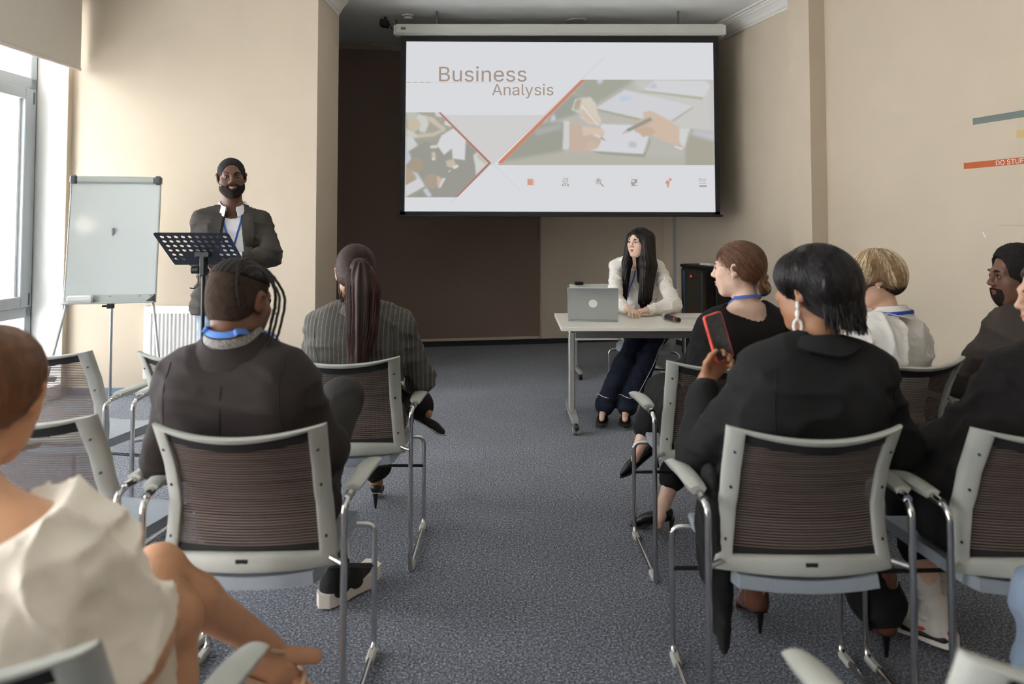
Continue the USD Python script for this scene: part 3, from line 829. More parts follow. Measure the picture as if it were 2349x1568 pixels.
part(cb, "plug", bx(V(.40, -.275, 0), V(.46, -.235, .025), .004), BLACK)

# ------------------------------------------------------------------ chairs
_mesh = {"tc": ("texture_coordinate", {}), "sp": ("separate_xyz", {}), "mz": ("math", {"math_type": "multiply", "value2": 126.0 * 2 * math.pi}), "sn": ("math", {"math_type": "sine"}),
         "mx": ("math", {"math_type": "multiply", "value2": 300.0 * 2 * math.pi}), "sx": ("math", {"math_type": "sine"}), "mul": ("math", {"math_type": "multiply", "value2": .22}),
         "ad": ("math", {"math_type": "add"}), "nz": ("noise_texture", {"scale": 1.0, "detail": 3.0}), "mp": ("mapping", {"scale": (3, 3, 120)}),
         "n2": ("math", {"math_type": "multiply_add", "value2": 1.6, "value3": -.8}), "ad2": ("math", {"math_type": "add"}),
         "rp": ("rgb_ramp", {"ramp": [(0.34, (.84, .84, .84)), (0.64, (.05, .05, .05))]}), "mr": ("map_range", {"from_min": -1.6, "from_max": 1.6, "to_min": 0.0, "to_max": 1.0}),
         "cr": ("rgb_ramp", {"ramp": [(0.3, lin(38, 33, 31)), (0.75, lin(126, 109, 100))]}), "t": ("transparent_bsdf", {}), "p": ("principled_bsdf", {"roughness": .7}), "m": ("mix_closure", {})}
CHAIRMESH = usdkit.material(stage, "/World/Looks/chair_mesh", _mesh, [
    ("tc.object", "sp.vector"), ("sp.z", "mz.value1"), ("mz.value", "sn.value1"), ("sp.x", "mx.value1"), ("mx.value", "sx.value1"), ("sx.value", "mul.value1"), ("sn.value", "ad.value1"), ("mul.value", "ad.value2"),
    ("tc.object", "mp.vector"), ("mp.vector", "nz.vector"), ("nz.fac", "n2.value1"), ("ad.value", "ad2.value1"), ("n2.value", "ad2.value2"), ("ad2.value", "mr.value"), ("mr.result", "rp.fac"), ("mr.result", "cr.fac"),
    ("cr.color", "p.base_color"), ("rp.color", "m.fac"), ("p.BSDF", "m.closure1"), ("t.BSDF", "m.closure2")], surface="m.closure")

zb, zt = .468, .887


def back_y(x, z):
    """Depth of the chair's back at height z: forward at the loins, leaning back above, hollow across."""
    t = (z - zb) / (zt - zb)
    y = np.interp(t, [0, .18, .42, .7, 1.0], [-.175, -.160, -.158, -.195, -.262])
    return y - (.050 + .03 * t) * (1 - (x / .235) ** 2)


def half_w(z):
    t = (z - zb) / (zt - zb)
    return np.interp(t, [0, .25, .5, .75, 1.0], [.249, .238, .230, .231, .236])


def loop(inset, n=17):
    """Outline of the back frame, inset from its outer edge."""
    P = []
    z0, z1 = zb + inset * .95, zt - inset * .42
    zz = np.linspace(z0, z1, n)
    xx = np.linspace(-1, 1, n)
    sag = lambda s: -.022 * (1 - s ** 2)
    arch = lambda s: (.012 if inset > .02 else .002) * (1 - s ** 2)
    for z in zz[:-1]:
        P.append((-(half_w(z) - inset), z))
    for s in xx[:-1]:
        P.append((s * (half_w(z1) - inset), z1 + sag(s)))
    for z in zz[::-1][:-1]:
        P.append(((half_w(z) - inset), z))
    for s in xx[::-1][:-1]:
        P.append((s * (half_w(z0) - inset), z0 + arch(s)))
    return np.array(P)


def chair_parts(t):
    # backrest frame: a ring with a rounded section
    lo, li = loop(.0), loop(.046)
    secs = [(0.0, 0.0), (.06, .65), (.22, .95), (.5, 1.0), (.78, .95), (.94, .65), (1.0, 0.0), (.94, -.7), (.5, -.8), (.06, -.7)]
    rings = []
    for s, h_ in secs:
        q = lo * (1 - s) + li * s
        rings.append(np.stack([q[:, 0], back_y(q[:, 0], q[:, 1]) - h_ * .015, q[:, 1]], 1))
    R = np.array(rings)
    n, m = R.shape[:2]
    f = []
    for i in range(n):
        for j in range(m):
            a_, b_, c_, d_ = i * m + j, ((i + 1) % n) * m + j, ((i + 1) % n) * m + (j + 1) % m, i * m + (j + 1) % m
            f += [[a_, b_, c_], [a_, c_, d_]]
    fm = trimesh.Trimesh(R.reshape(-1, 3), f, process=False)
    if fm.volume < 0:
        fm.invert()
    part(t, "backrest_frame", fm, GREYP, smooth=40)
    # mesh panel
    nz_, nx_ = 15, 13
    P = np.zeros((nz_, nx_, 3))
    for i, z in enumerate(np.linspace(zb + .03, zt - .012, nz_)):
        for j, s in enumerate(np.linspace(-1, 1, nx_)):
            x = s * (half_w(z) - .028)
            z_ = z - (.022 * (1 - s * s) if i == nz_ - 1 else .022 * (1 - s * s) * (i / (nz_ - 1)) ** 2)
            P[i, j] = (x, back_y(x, z) + .004 + .012 * (1 - s * s), z_)
    part(t, "mesh_panel", slab(P, .0016), CHAIRMESH, smooth=True)
    band = lambda za, zb_: slab(np.array([[(s * (half_w(z) - .03), back_y(s * (half_w(z) - .03), z) + .002 + .012 * (1 - s * s), z - (.022 * (1 - s * s) if z > .7 else 0)) for s in np.linspace(-1, 1, 11)] for z in (za, zb_)]), .003)
    for za, zc in ((zb + .035, zb + .065), (zt - .045, zt - .018)):
        part(t, "mesh_hem", band(za, zc), mat("hem_black", lin(24, 23, 24), .8, bump=.1), smooth=True)
    for s in (-1, 1):
        for z in (zb + .085, zb + .235, zt - .075):
            x = s * (half_w(z) - .023)
            part(t, "screw", cyl((x, back_y(x, z) - .0125, z), (x, back_y(x, z) - .0163, z), .0046, 10), BLACK)
    part(t, "maker_plate", bx(V(-.017, back_y(0, zb + .045) - .0165, zb + .030), V(.017, back_y(0, zb + .045) - .011, zb + .042), .001), BLACK)
    # seat pad
    xs_, ys_ = np.linspace(-1, 1, 13), np.linspace(0, 1, 15)
    P = np.zeros((13, 15, 3))
    for i, s in enumerate(xs_):
        for j, v_ in enumerate(ys_):
            wd = np.interp(v_, [0, .08, .8, 1], [.19, .20, .225, .215])
            yy = -.215 + v_ * .485 - .012 * (1 - s * s) * (1 if v_ < .02 else 0) - (.03 * s ** 6 if v_ > .9 else 0)
            zz = np.interp(v_, [0, .15, .6, .88, 1], [.452, .447, .452, .456, .432]) - .010 * (1 - s * s)
            P[i, j] = (s * wd, yy, zz)
    part(t, "seat", slab(P, .034), SEATG, smooth=50)
    for s in (-1, 1):
        X = s * .277
        rear = fillet([(X, -.225, .016), (X, -.225, 0.657), (X + s * .008, -.16, 0.669), (X + s * .012, -.08, 0.669)], .045, 6)
        front = fillet([(X, -.225, .014), (X, .225, .014), (X, .225, .42), (s * .19, .205, .425)], .035, 6)
        part(t, "rear_tube", tube(rear, .0095, 12), CHROME)
        part(t, "sled_tube", tube(front, .0095, 12), CHROME)
        arm = np.zeros((7, 9, 3))
        for i, a_ in enumerate(np.linspace(-1, 1, 7)):
            for j, v_ in enumerate(np.linspace(0, 1, 9)):
                wd = .024 * (1 - .25 * abs(2 * v_ - 1) ** 4)
                arm[i, j] = (X + s * (.010 + .012 * v_) + a_ * wd, -.165 + .27 * v_, .681 - .006 * a_ * a_ + .006 * math.sin(v_ * math.pi) - .010 * v_ ** 4)
        part(t, "armrest", slab(arm, .020), GREYP, smooth=50)
        part(t, "arm_clip", cyl((X + s * .004, -.20, 0.666), (X + s * .007, -.165, 0.669), .013), CHROME)
        for y_ in (-.205, .205):
            part(t, "foot_cap", join(bx(V(X - .014, y_ - .055 * np.sign(y_) - .0, .0), V(X + .014, y_ + .012 * np.sign(y_), .024), .006)), GREYP)
        part(t, "back_stub", cyl((s * .235, -.195, zb + .03), (X, -.222, zb + .025), .008), STEEL)
    part(t, "cross_bar", cyl((-.275, .222, .285), (.275, .222, .285), .007, 10), BLACK)
    part(t, "seat_rail", join(cyl((-.19, .205, .425), (-.17, -.17, .425), .009, 10), cyl((.19, .205, .425), (.17, -.17, .425), .009, 10)), STEEL)


CH = [(-.738, 2.235, 0, "mesh chair under the man with braided hair"), (-.695, 3.235, 0, "mesh chair under the woman with the long ponytail"),
      (.845, 3.15, 1, "mesh chair under the woman with the low hair bun"), (.81, 2.215, 0, "mesh chair under the woman holding up a phone"),
      (1.56, 3.17, 14, "mesh chair under the short-haired blonde woman in white"), (2.24, 3.24, 14, "mesh chair under the bearded man by the wall"),
      (1.445, 2.20, 2, "mesh chair under the person in black with white socks"), (.795, 1.19, 1, "empty mesh chair nearest the camera on the wall side, only its top seen"),
      (-.757, 1.215, -2, "mesh chair under the woman in the cream blouse"), (-1.985, 3.41, -11, "empty mesh chair before the flipchart, nearest the windows"),
      (-1.365, 2.36, -10, "empty mesh chair between the cream-bloused woman and the flipchart"), (-1.335, 3.33, -6, "empty mesh chair half hidden behind the braided man's shoulder"),
      (1.12, 5.98, 161, "mesh chair behind the white table under the long-haired woman"), (1.52, 1.16, 6, "mesh chair under the person in blue jeans beside the camera")]
first = thing("mesh_chair", CH[0][3], "chair", (CH[0][0], CH[0][1], 0), CH[0][2], "grey framed visitor chairs with mesh backs")
chair_parts(first)
for x, y, rz, lab in CH[1:]:
    copy_thing(first, "mesh_chair", lab, (x, y, 0), rz)
# ------------------------------------------------------------------ people: smooth bodies from joints
import manifold3d
from scipy.ndimage import gaussian_filter

F4 = np.float32


def C(a, b, ra, rb=None, k=None, op=1):
    return ("c", np.asarray(a, float), np.asarray(b, float), float(ra), float(ra if rb is None else rb), k, op)


def E(c, r, R=None, k=None, op=1):
    return ("e", np.asarray(c, float), np.asarray(r, float) * np.ones(3), np.eye(3) if R is None else np.asarray(R, float), k, op)


def dist(pr, p):
    if pr[0] == "c":
        _, a, b, ra, rb = pr[:5]
        ab = b - a
        t = np.clip(((p - a.astype(p.dtype)) @ ab.astype(p.dtype)) / max(ab @ ab, 1e-9), 0, 1)
        q = p - a.astype(p.dtype) - t[..., None] * ab.astype(p.dtype)
        return np.sqrt((q * q).sum(-1)) - (ra + (rb - ra) * t)
    _, c, r, R = pr[:4]
    q = (p - c.astype(p.dtype)) @ R.astype(p.dtype)
    k0 = np.sqrt(((q / r.astype(p.dtype)) ** 2).sum(-1))
    k1 = np.sqrt(((q / (r * r).astype(p.dtype)) ** 2).sum(-1))
    return k0 * (k0 - 1) / np.maximum(k1, 1e-6)


def box_of(pr):
    if pr[0] == "c":
        m = max(pr[3], pr[4])
        return np.minimum(pr[1], pr[2]) - m, np.maximum(pr[1], pr[2]) + m
    m = np.sqrt(((pr[3] * pr[2]) ** 2).sum(1))
    return pr[1] - m, pr[1] + m


def smin(a, b, k):
    h = np.clip(0.5 + 0.5 * (b - a) / k, 0, 1)
    return b + (a - b) * h - k * h * (1 - h)


def sdf_at(prims, k, p):
    """The union's distance at loose points."""
    f = np.full(p.shape[:-1], 1.0)
    for pr in prims:
        kk = pr[-2] or k
        d = dist(pr, p)
        f = smin(f, d, kk) if pr[-1] > 0 else -smin(-f, d, kk)
    return f


def nets(F, o, h):
    """Surface nets over the sign changes of F."""
    S = F < 0
    n = np.array(F.shape) - 1
    cnt = np.zeros(n, np.int8)
    corners = [(i, j, k) for i in (0, 1) for j in (0, 1) for k in (0, 1)]
    for i, j, k in corners:
        cnt += S[i:n[0] + i, j:n[1] + j, k:n[2] + k]
    act = np.argwhere((cnt > 0) & (cnt < 8))
    val = np.stack([F[act[:, 0] + i, act[:, 1] + j, act[:, 2] + k] for i, j, k in corners], 1)
    acc, num = np.zeros((len(act), 3)), np.zeros(len(act))
    for a in range(8):
        for b in range(a + 1, 8):
            ca, cb = np.array(corners[a]), np.array(corners[b])
            if np.abs(ca - cb).sum() != 1:
                continue
            x = (val[:, a] < 0) != (val[:, b] < 0)
            t = np.where(x, val[:, a] / np.where(x, val[:, a] - val[:, b], 1), 0)
            acc += np.where(x[:, None], ca + t[:, None] * (cb - ca), 0)
            num += x
    v = (act + acc / num[:, None]) * h + o
    idx = np.full(n, -1, np.int64)
    idx[tuple(act.T)] = np.arange(len(act))
    faces = []
    for ax in range(3):
        u, w = (ax + 1) % 3, (ax + 2) % 3
        A, B = np.take(S, range(0, n[ax]), ax), np.take(S, range(1, n[ax] + 1), ax)
        e = np.argwhere(A != B)
        ok = (e[:, u] > 0) & (e[:, w] > 0) & (e[:, u] < n[u]) & (e[:, w] < n[w])
        e = e[ok]
        inside = A[tuple(e.T)]
        q = []
        for du, dw in ((1, 1), (0, 1), (0, 0), (1, 0)):
            c = e.copy()
            c[:, u] -= du
            c[:, w] -= dw
            q.append(idx[tuple(c.T)])
        q = np.stack(q, 1)
        q[~inside] = q[~inside][:, ::-1]
        faces.append(q)
    q = np.vstack(faces)
    return trimesh.Trimesh(v, np.vstack([q[:, [0, 1, 2]], q[:, [0, 2, 3]]]), process=False)


def solid(prims, k, h, cuts=(), disp=None, pad=None):
    """A closed mesh of the smooth union of prims at grid step h. cuts: functions of points, kept where negative. disp: added to the distance."""
    pad = pad or 3 * h
    lo = np.min([box_of(p)[0] for p in prims if p[-1] > 0], 0) - pad
    hi = np.max([box_of(p)[1] for p in prims if p[-1] > 0], 0) + pad
    n = np.ceil((hi - lo) / h).astype(int) + 1
    F = np.full(n, 0.2, F4)
    ax = [lo[i] + h * np.arange(n[i]) for i in range(3)]
    for pr in prims:
        kk = pr[-2] or k
        a, b = box_of(pr)
        m = kk + 2 * h
        i0 = np.clip(np.floor((a - m - lo) / h).astype(int), 0, n - 1)
        i1 = np.clip(np.ceil((b + m - lo) / h).astype(int) + 1, 1, n)
        if (i1 <= i0).any():
            continue
        sl = tuple(slice(x, y) for x, y in zip(i0, i1))
        P = np.stack(np.meshgrid(*[ax[i][sl[i]] for i in range(3)], indexing="ij"), -1).astype(F4)
        d = dist(pr, P)
        F[sl] = smin(F[sl], d, kk) if pr[-1] > 0 else -smin(-F[sl], d, kk)
    near = np.argwhere(np.abs(F) < 0.03 + 3 * h)
    if disp is not None and len(near):
        P = np.stack([ax[i][near[:, i]] for i in range(3)], -1)
        F[tuple(near.T)] += disp(P).astype(F4)
    for c in cuts:
        ins = np.argwhere(F < 3 * h)
        P = np.stack([ax[i][ins[:, i]] for i in range(3)], -1)
        F[tuple(ins.T)] = np.maximum(F[tuple(ins.T)], c(P).astype(F4))
    F[0], F[-1], F[:, 0], F[:, -1], F[:, :, 0], F[:, :, -1] = 0.2, 0.2, 0.2, 0.2, 0.2, 0.2
    return nets(F, lo, h)


def weld(ms):
    """One continuous mesh of overlapping closed meshes."""
    try:
        r = None
        for m in ms:
            q = manifold3d.Manifold(manifold3d.Mesh(vert_properties=np.asarray(m.vertices, np.float32), tri_verts=np.asarray(m.faces, np.uint32)))
            if q.is_empty() or q.status() != manifold3d.Error.NoError:
                raise ValueError(str(q.status()))
            r = q if r is None else r + q
        g = r.to_mesh()
        return trimesh.Trimesh(np.array(g.vert_properties[:, :3]), np.array(g.tri_verts), process=False)
    except Exception:
        return join(*ms)


def half(p, n):
    """Cut function: keeps the side that n points away from."""
    p, n = np.asarray(p, float), np.asarray(n, float) / np.linalg.norm(n)
    return lambda P: (P - p) @ n


def Rz(d):
    c, s = math.cos(math.radians(d)), math.sin(math.radians(d))
    return np.array([[c, -s, 0], [s, c, 0], [0, 0, 1.0]])


def Rx(d):
    c, s = math.cos(math.radians(d)), math.sin(math.radians(d))
    return np.array([[1, 0, 0], [0, c, -s], [0, s, c]])


def Ry(d):
    c, s = math.cos(math.radians(d)), math.sin(math.radians(d))
    return np.array([[c, 0, s], [0, 1, 0], [-s, 0, c]])


def unit(v):
    v = np.asarray(v, float)
    return v / max(np.linalg.norm(v), 1e-9)


def wrinkle(seed, amp, scale=(9, 9, 16), fine=.4):
    """Cloth folds: a displacement of stretched noise."""
    s = np.array(scale, float)
    def f(P):
        q = P * s + seed * 7.3
        w = meshkit.noise(q + .9 * meshkit.noise(q * .6, seed)[..., None], seed)
        v = meshkit.noise(q * V(1.9, 1.9, 2.3) + .8 * w[..., None], seed + 5)
        r1, r2 = 1 - np.abs(2 * w - 1), 1 - np.abs(2 * v - 1)
        return -amp * 1.5 * (r1 ** 3 - .35) - amp * fine * (r2 ** 3 - .35)
    return f


def project(mesh, pts, d, off=0.0):
    """Points moved along d onto the mesh, then back by off."""
    pts, d = np.asarray(pts, float), unit(d)
    o = pts - d * 1.0
    loc, ri, _ = mesh.ray.intersects_location(o, np.tile(d, (len(pts), 1)), multiple_hits=False)
    out = pts.copy()
    out[ri] = loc
    miss = np.setdiff1d(np.arange(len(pts)), ri)
    if len(miss) and len(ri):                         # a point beside the mesh takes the depth of the nearest point on it
        near = ri[np.argmin(((pts[miss][:, None] - pts[ri][None]) ** 2).sum(-1), 1)]
        out[miss] = pts[miss] + d * ((out[near] - pts[near]) @ d)[:, None]
    return out - d * off


# ---- skin, cloth and hair
def skin(name, rgb, rough=.46):
    return mat(name, lin(*rgb), rough, bump=.06, bscale=420, vary=.07, vscale=18, subsurface_weight=.10, subsurface_radius=(1.0, .35, .2), subsurface_scale=.006)


def cloth(name, rgb, rough=.85, bump=.35, bscale=900, vary=.05, sheen=.0, **kw):
    return mat(name, lin(*rgb), rough, bump=bump, bscale=bscale, vary=vary, vscale=8, sheen_weight=sheen, specular_ior_level=.25, **kw)


def hairm(name, rgb, rough=.42, stretch=(1, 1, 1), vary=.35):
    return mat(name, lin(*rgb), rough, bump=.25, bscale=350, vary=vary, vscale=60, stretch=stretch, specular_ior_level=.32)


def strand_part(parent, curves, widths, material, name="hair_strands"):
    path = numbered(parent, name)
    c = UsdGeom.BasisCurves.Define(stage, path)
    c.CreateTypeAttr("linear")
    c.CreateWrapAttr("nonperiodic")
    c.CreateCurveVertexCountsAttr(Vt.IntArray.FromNumpy(np.array([len(x) for x in curves], np.int32)))
    c.CreatePointsAttr(Vt.Vec3fArray.FromNumpy(np.vstack(curves).astype(np.float32)))
    w = np.concatenate([np.interp(np.linspace(0, 1, len(x)), [0, .7, 1], [widths, widths, widths * .35]) for x in curves])
    c.CreateWidthsAttr(Vt.FloatArray.FromNumpy(w.astype(np.float32)))
    c.SetWidthsInterpolation("vertex")
    UsdShade.MaterialBindingAPI.Apply(c.GetPrim()).Bind(material)
    tagp(c.GetPrim(), kind="stuff")


def trace(prims, k, roots, flow, n, step, off=.001, rng=None, jit=.15):
    """Hair strands that run over the surface of prims along flow(points)."""
    p = roots.copy()
    out = [p.copy()]
    j = rng.normal(0, jit, p.shape) if rng is not None else 0
    for _ in range(n):
        v = flow(p) + j
        v /= np.maximum(np.linalg.norm(v, axis=1, keepdims=True), 1e-9)
        p = p + v * step
        e = .002
        f = sdf_at(prims, k, p)
        g = np.stack([sdf_at(prims, k, p + np.eye(3)[i] * e) - f for i in range(3)], 1) / e
        g /= np.maximum(np.linalg.norm(g, axis=1, keepdims=True), 1e-6)
        p = p - g * np.clip(f - off, -.01, .01)[:, None]
        out.append(p.copy())
    return np.stack(out, 1)


# ---- head
def head_prims(female=False, jaw=1.0):
    j = jaw * (.96 if female else 1.0)
    P = [E((0, -.018, .034), (.075, .095, .083), k=.02), E((0, .032, -.036), (.058 * j, .058, .074), k=.03),
         C((0, .062, -.100 if not female else -.094), (0, .060, -.090), .019 * j, k=.03)]
    for s in (-1, 1):
        P += [C((s * .050 * j, .005, -.066), (s * .028 * j, .050, -.098), .017, .014, k=.03), E((s * .044, .060, -.016), (.019, .016, .017), k=.02), E((s * .041 * j, .036, -.046), (.022, .034, .036), k=.03),
              C((s * .012, .083, .026), (s * .040, .068, .026), .011, .010, k=.018)]
    for s in (-1, 1):
        P += [E((s * .031, .093, .006), (.017, .014, .0125), k=.012, op=-1)]
    for s in (-1, 1):
        P += [E((s * .031, .0725, .006), (.0150, .0135, .0125), k=.006)]
    P += [C((0, .084, .018), (0, .1005, -.016), .0075, .0095, k=.012), E((0, .1035, -.021), (.0105, .0105, .0095), k=.008)]
    for s in (-1, 1):
        P += [E((s * .0125, .094, -.026), (.0075, .010, .0075), k=.008)]
    P += [E((0, .0795, -.058), (.026, .0100, .017), k=.014)]
    for s in (-1, 1):
        ear = [E((s * .077, -.006, .000), (.008, .019, .031), R=Rz(-s * 18), k=.006), E((s * .082, -.008, .012), (.006, .016, .017), R=Rz(-s * 25), k=.005), E((s * .086, -.004, .002), (.006, .009, .015), k=.005, op=-1), E((s * .074, .004, -.024), (.007, .010, .010), k=.006)]
        P += ear
    return P


class Fig:
    """One person: joints in world coordinates, parts built round them."""

    def __init__(self, label, J, female=False, girth=1.0, hs=1.0, jaw=1.0, name="person"):
        c = J["pelvis"]
        self.o = V(c[0], c[1], 0)
        self.J = {k: (v - self.o if isinstance(v, np.ndarray) and v.shape == (3,) and not k.startswith("d") else v) for k, v in J.items()}
        self.f, self.g, self.hs, self.jaw = female, girth, hs, jaw
        self.t = thing(name, label, "person", self.o)
        self.R = J["R"]
        self.H = self.J["head"]
        self.built = {}

    def hp(self, p):                                  # a point in head coordinates
        return self.H + self.R @ (np.asarray(p, float) * self.hs)

    def hprims(self, prims, grow=0.0):
        out = []
        for pr in prims:
            if pr[0] == "c":
                out.append(("c", self.hp(pr[1]), self.hp(pr[2]), pr[3] * self.hs + grow, pr[4] * self.hs + grow, pr[5], pr[6]))
            else:
                out.append(("e", self.hp(pr[1]), pr[2] * self.hs + grow, self.R @ pr[3], pr[4], pr[5]))
        return out

    def hcut(self, p, n):
        return half(self.hp(p), self.R @ np.asarray(n, float))

    def torso(self, g=0.0, w=0.0):
        J, q = self.J, self.g
        hx = unit(J["hipR"] - J["hipL"])
        sx = unit(J["shR"] - J["shL"])
        up = J["chest"] + .26 * (J["neck"] - J["chest"])
        lv = [(J["pelvis"], hx, .092, .098), (J["waist"], hx + sx, .060, .088), (J["chest"], sx, .076, .090), (up, sx, .086, .080)] if self.f else \
             [(J["pelvis"], hx, .085, .102), (J["waist"], hx + sx, .075, .100), (J["chest"], sx, .096, .100), (up, sx, .108, .086)]
        P = [C(c - unit(a) * (hw * q + w), c + unit(a) * (hw * q + w), r * q + g, k=.07) for c, a, hw, r in lv]
        mid = (J["waist"] + J["chest"]) / 2
        P.append(C(mid - sx * (.068 * q + w), mid + sx * (.068 * q + w), .092 * q + g, k=.07))
        r = .037 if self.f else .043
        for s in ("L", "R"):
            P += [C(J["neck"] + (J["sh" + s] - J["neck"]) * .25, J["sh" + s], (.042 if self.f else .050) + g * .6, r + g, k=.035)]
        return P

    def neckp(self, g=0.0):
        r = .047 if self.f else .058
        return [C(self.J["neck"] - V(0, 0, .02), self.hp((0, -.022, -.055)), r * 1.08 + g, r + g, k=.03)]

    def arm(self, s, g=0.0, ge=None, upto=1.0):
        J = self.J
        m = .86 if self.f else 1.0
        ge = g if ge is None else ge
        sh, el, wr = J["sh" + s], J["el" + s], J["wr" + s]
        fo = el + (wr - el) * .3
        return [C(sh, el, .047 * m + g, .040 * m + g, k=.025), C(el, fo, .041 * m + g, .042 * m + g, k=.03), C(fo, el + (wr - el) * upto, .042 * m + g, .027 * m + ge, k=.03)]

    def leg(self, s, g=0.0, ge=None, upto=1.0):
        J = self.J
        m = .95 if self.f else 1.0
        ge = g if ge is None else ge
        hip, kn, an = J["hip" + s], J["kn" + s], J["an" + s]
        ca = kn + (an - kn) * .3
        back = unit(np.cross(np.cross(an - kn, kn - hip), an - kn)) * .015 if np.linalg.norm(np.cross(an - kn, kn - hip)) > 1e-4 else V(0, 0, 0)
        return [C(hip, kn, .084 * m + g, .056 * m + g, k=.05), C(kn, ca - back, .054 * m + g, .056 * m + g, k=.03), C(ca - back, kn + (an - kn) * upto, .056 * m + g, .034 * m + ge, k=.03)]

    def hand(self, s, curl=(25, 35, 25), thumb=30, spread=4):
        """Five fingers and a palm from the wrist; J['h'+s] = (direction of the fingers, palm normal)."""
        J = self.J
        d, n = J["d" + s]
        d = unit(d)
        n = unit(np.asarray(n, float) - d * (np.asarray(n, float) @ d))
        lat = np.cross(d, n) * (1 if s == "R" else -1)         # towards the thumb
        m = (.92 if self.f else 1.0)
        w = J["wr" + s]
        P = [C(w - d * .02, w + d * .02, .027 * m, .026 * m, k=.02)]
        for i, (off, ln, ra) in enumerate(((-.031, .056, .0078), (-.0105, .068, .0088), (.0105, .074, .0090), (.031, .066, .0088))):
            a = w + d * .015 + lat * off * .5 * m
            b = w + d * (.088 - .010 * (i == 0)) * m + lat * off * m
            P.append(C(a, b, .014 * m, .0115 * m, k=.014))
            ang, p, dd = 0.0, b, d
            for seg, (fr, cu) in enumerate(zip((.45, .31, .24), curl)):
                ang += cu + (4 * (3 - i) if cu > 10 else 0)
                dd = unit(d * math.cos(math.radians(ang)) + n * math.sin(math.radians(ang)) + lat * math.radians(spread) * (i - 1.5))
                q = p + dd * ln * 1.12 * fr * m
                P.append(C(p, q, ra * m * (1.06 - .08 * seg), ra * m * (1.0 - .10 * seg), k=.004))
                p = q
        tb = w + d * .022 * m + lat * .024 * m + n * .006
        t1 = tb + unit(d * .62 + lat * .62 + n * math.sin(math.radians(thumb))) * .042 * m
        t2 = t1 + unit(d * .85 + lat * .25 + n * math.sin(math.radians(thumb))) * .032 * m
        t3 = t2 + unit(d * .95 - lat * .05 + n * math.sin(math.radians(thumb) * 1.2)) * .026 * m
        P += [C(tb, t1, .0165 * m, .0125 * m, k=.010), C(t1, t2, .0115 * m, .0105 * m, k=.005), C(t2, t3, .0105 * m, .0085 * m, k=.004)]
        P.append(C(w, self.J["el" + s] * .25 + w * .75, .026 * m, .031 * m, k=.02))
        return P

    def body(self, mtl, h=.011, hh=.0033, hands=("L", "R"), curls=None, feet=True, fine=None):
        J = self.J
        P = self.torso() + self.neckp()
        for s in "LR":
            P += self.arm(s) + self.leg(s)
            if feet:
                P.append(C(J["an" + s] - V(0, 0, .02), J["toe" + s] * .7 + J["an" + s] * .3, .027, .020, k=.02))
        ms = [solid(P, .03, h)]
        hd = self.hprims(head_prims(self.f, self.jaw)) + self.neckp()
        ms.append(solid(hd, .02, hh, cuts=[half(J["neck"] - V(0, 0, .035), (0, 0, -1))]))
        for s in hands:
            ms.append(solid(self.hand(s, **((curls or {}).get(s, {}))), .01, fine or .0042))
        part(self.t, "body", weld(ms), mtl, smooth=True)
        self.skin = mtl

    def face(self, lipm, browm, eyes=True, iris=(40, 28, 22), brow_w=.0035, smile=0.0):
        EW, IR = mat("eye_white", lin(196, 188, 182), .25, bump=.0), mat("iris_%d_%d_%d" % iris, lin(*iris), .15)
        if eyes:
            for s in (-1, 1):
                e = part(self.t, "eye", solid(self.hprims([E((s * .031, .0765, .0052), (.0118, .0108, .0058))]), .01, .0016), EW, smooth=True)
                part(e, "iris", solid(self.hprims([E((s * .031, .0842, .0052), (.0052, .0042, .0052))]), .01, .0012), IR, smooth=True)
                part(self.t, "eyelid", solid(self.hprims([C((s * .019, .0835, .0085), (s * .031, .0866, .0115), .0024, k=.003), C((s * .031, .0866, .0115), (s * .043, .0800, .0080), .0024, k=.003)]), .003, .0016), browm, smooth=True)
        for s in (-1, 1):
            q = [(s * .014, .0905, .0245), (s * .028, .0885, .0300), (s * .045, .0745, .0255)]
            part(self.t, "eyebrow", solid(self.hprims([C(q[0], q[1], brow_w, brow_w * 1.1, k=.004), C(q[1], q[2], brow_w * 1.1, brow_w * .5, k=.004)]), .004, .0018), browm, smooth=True)
        u_ = smile
        up_ = V(0, .0022 if self.f else .003, 0)
        lp_ = [C((-.0255 - u_ * .004, .0790 - u_ * .003, -.0575 + u_ * .006), (-.006, .0905, -.0532), .0030, .0044, k=.004), C((-.006, .0905, -.0532), (.006, .0905, -.0532), .0044, k=.004), C((.006, .0905, -.0532), (.0255 + u_ * .004, .0790 - u_ * .003, -.0575 + u_ * .006), .0044, .0030, k=.004),
               C((-.0235 - u_ * .004, .0790 - u_ * .003, -.0590 + u_ * .006), (0, .0885, -.0655), .0030, .0054, k=.004), C((0, .0885, -.0655), (.0235 + u_ * .004, .0790 - u_ * .003, -.0590 + u_ * .006), .0054, .0030, k=.004)]
        lp_ = [C(q_[1] + up_, q_[2] + up_, q_[3], q_[4], k=q_[5]) for q_ in lp_]
        part(self.t, "lips", solid(self.hprims(lp_), .004, .0017), lipm, smooth=True)
        if smile > .5:
            part(self.t, "teeth", solid(self.hprims([C((-.014, .0930, -.0578), (0, .0962, -.0586), .0028), C((0, .0962, -.0586), (.014, .0930, -.0578), .0028)]), .003, .0015), mat("teeth", lin(196, 186, 174), .4), smooth=True)

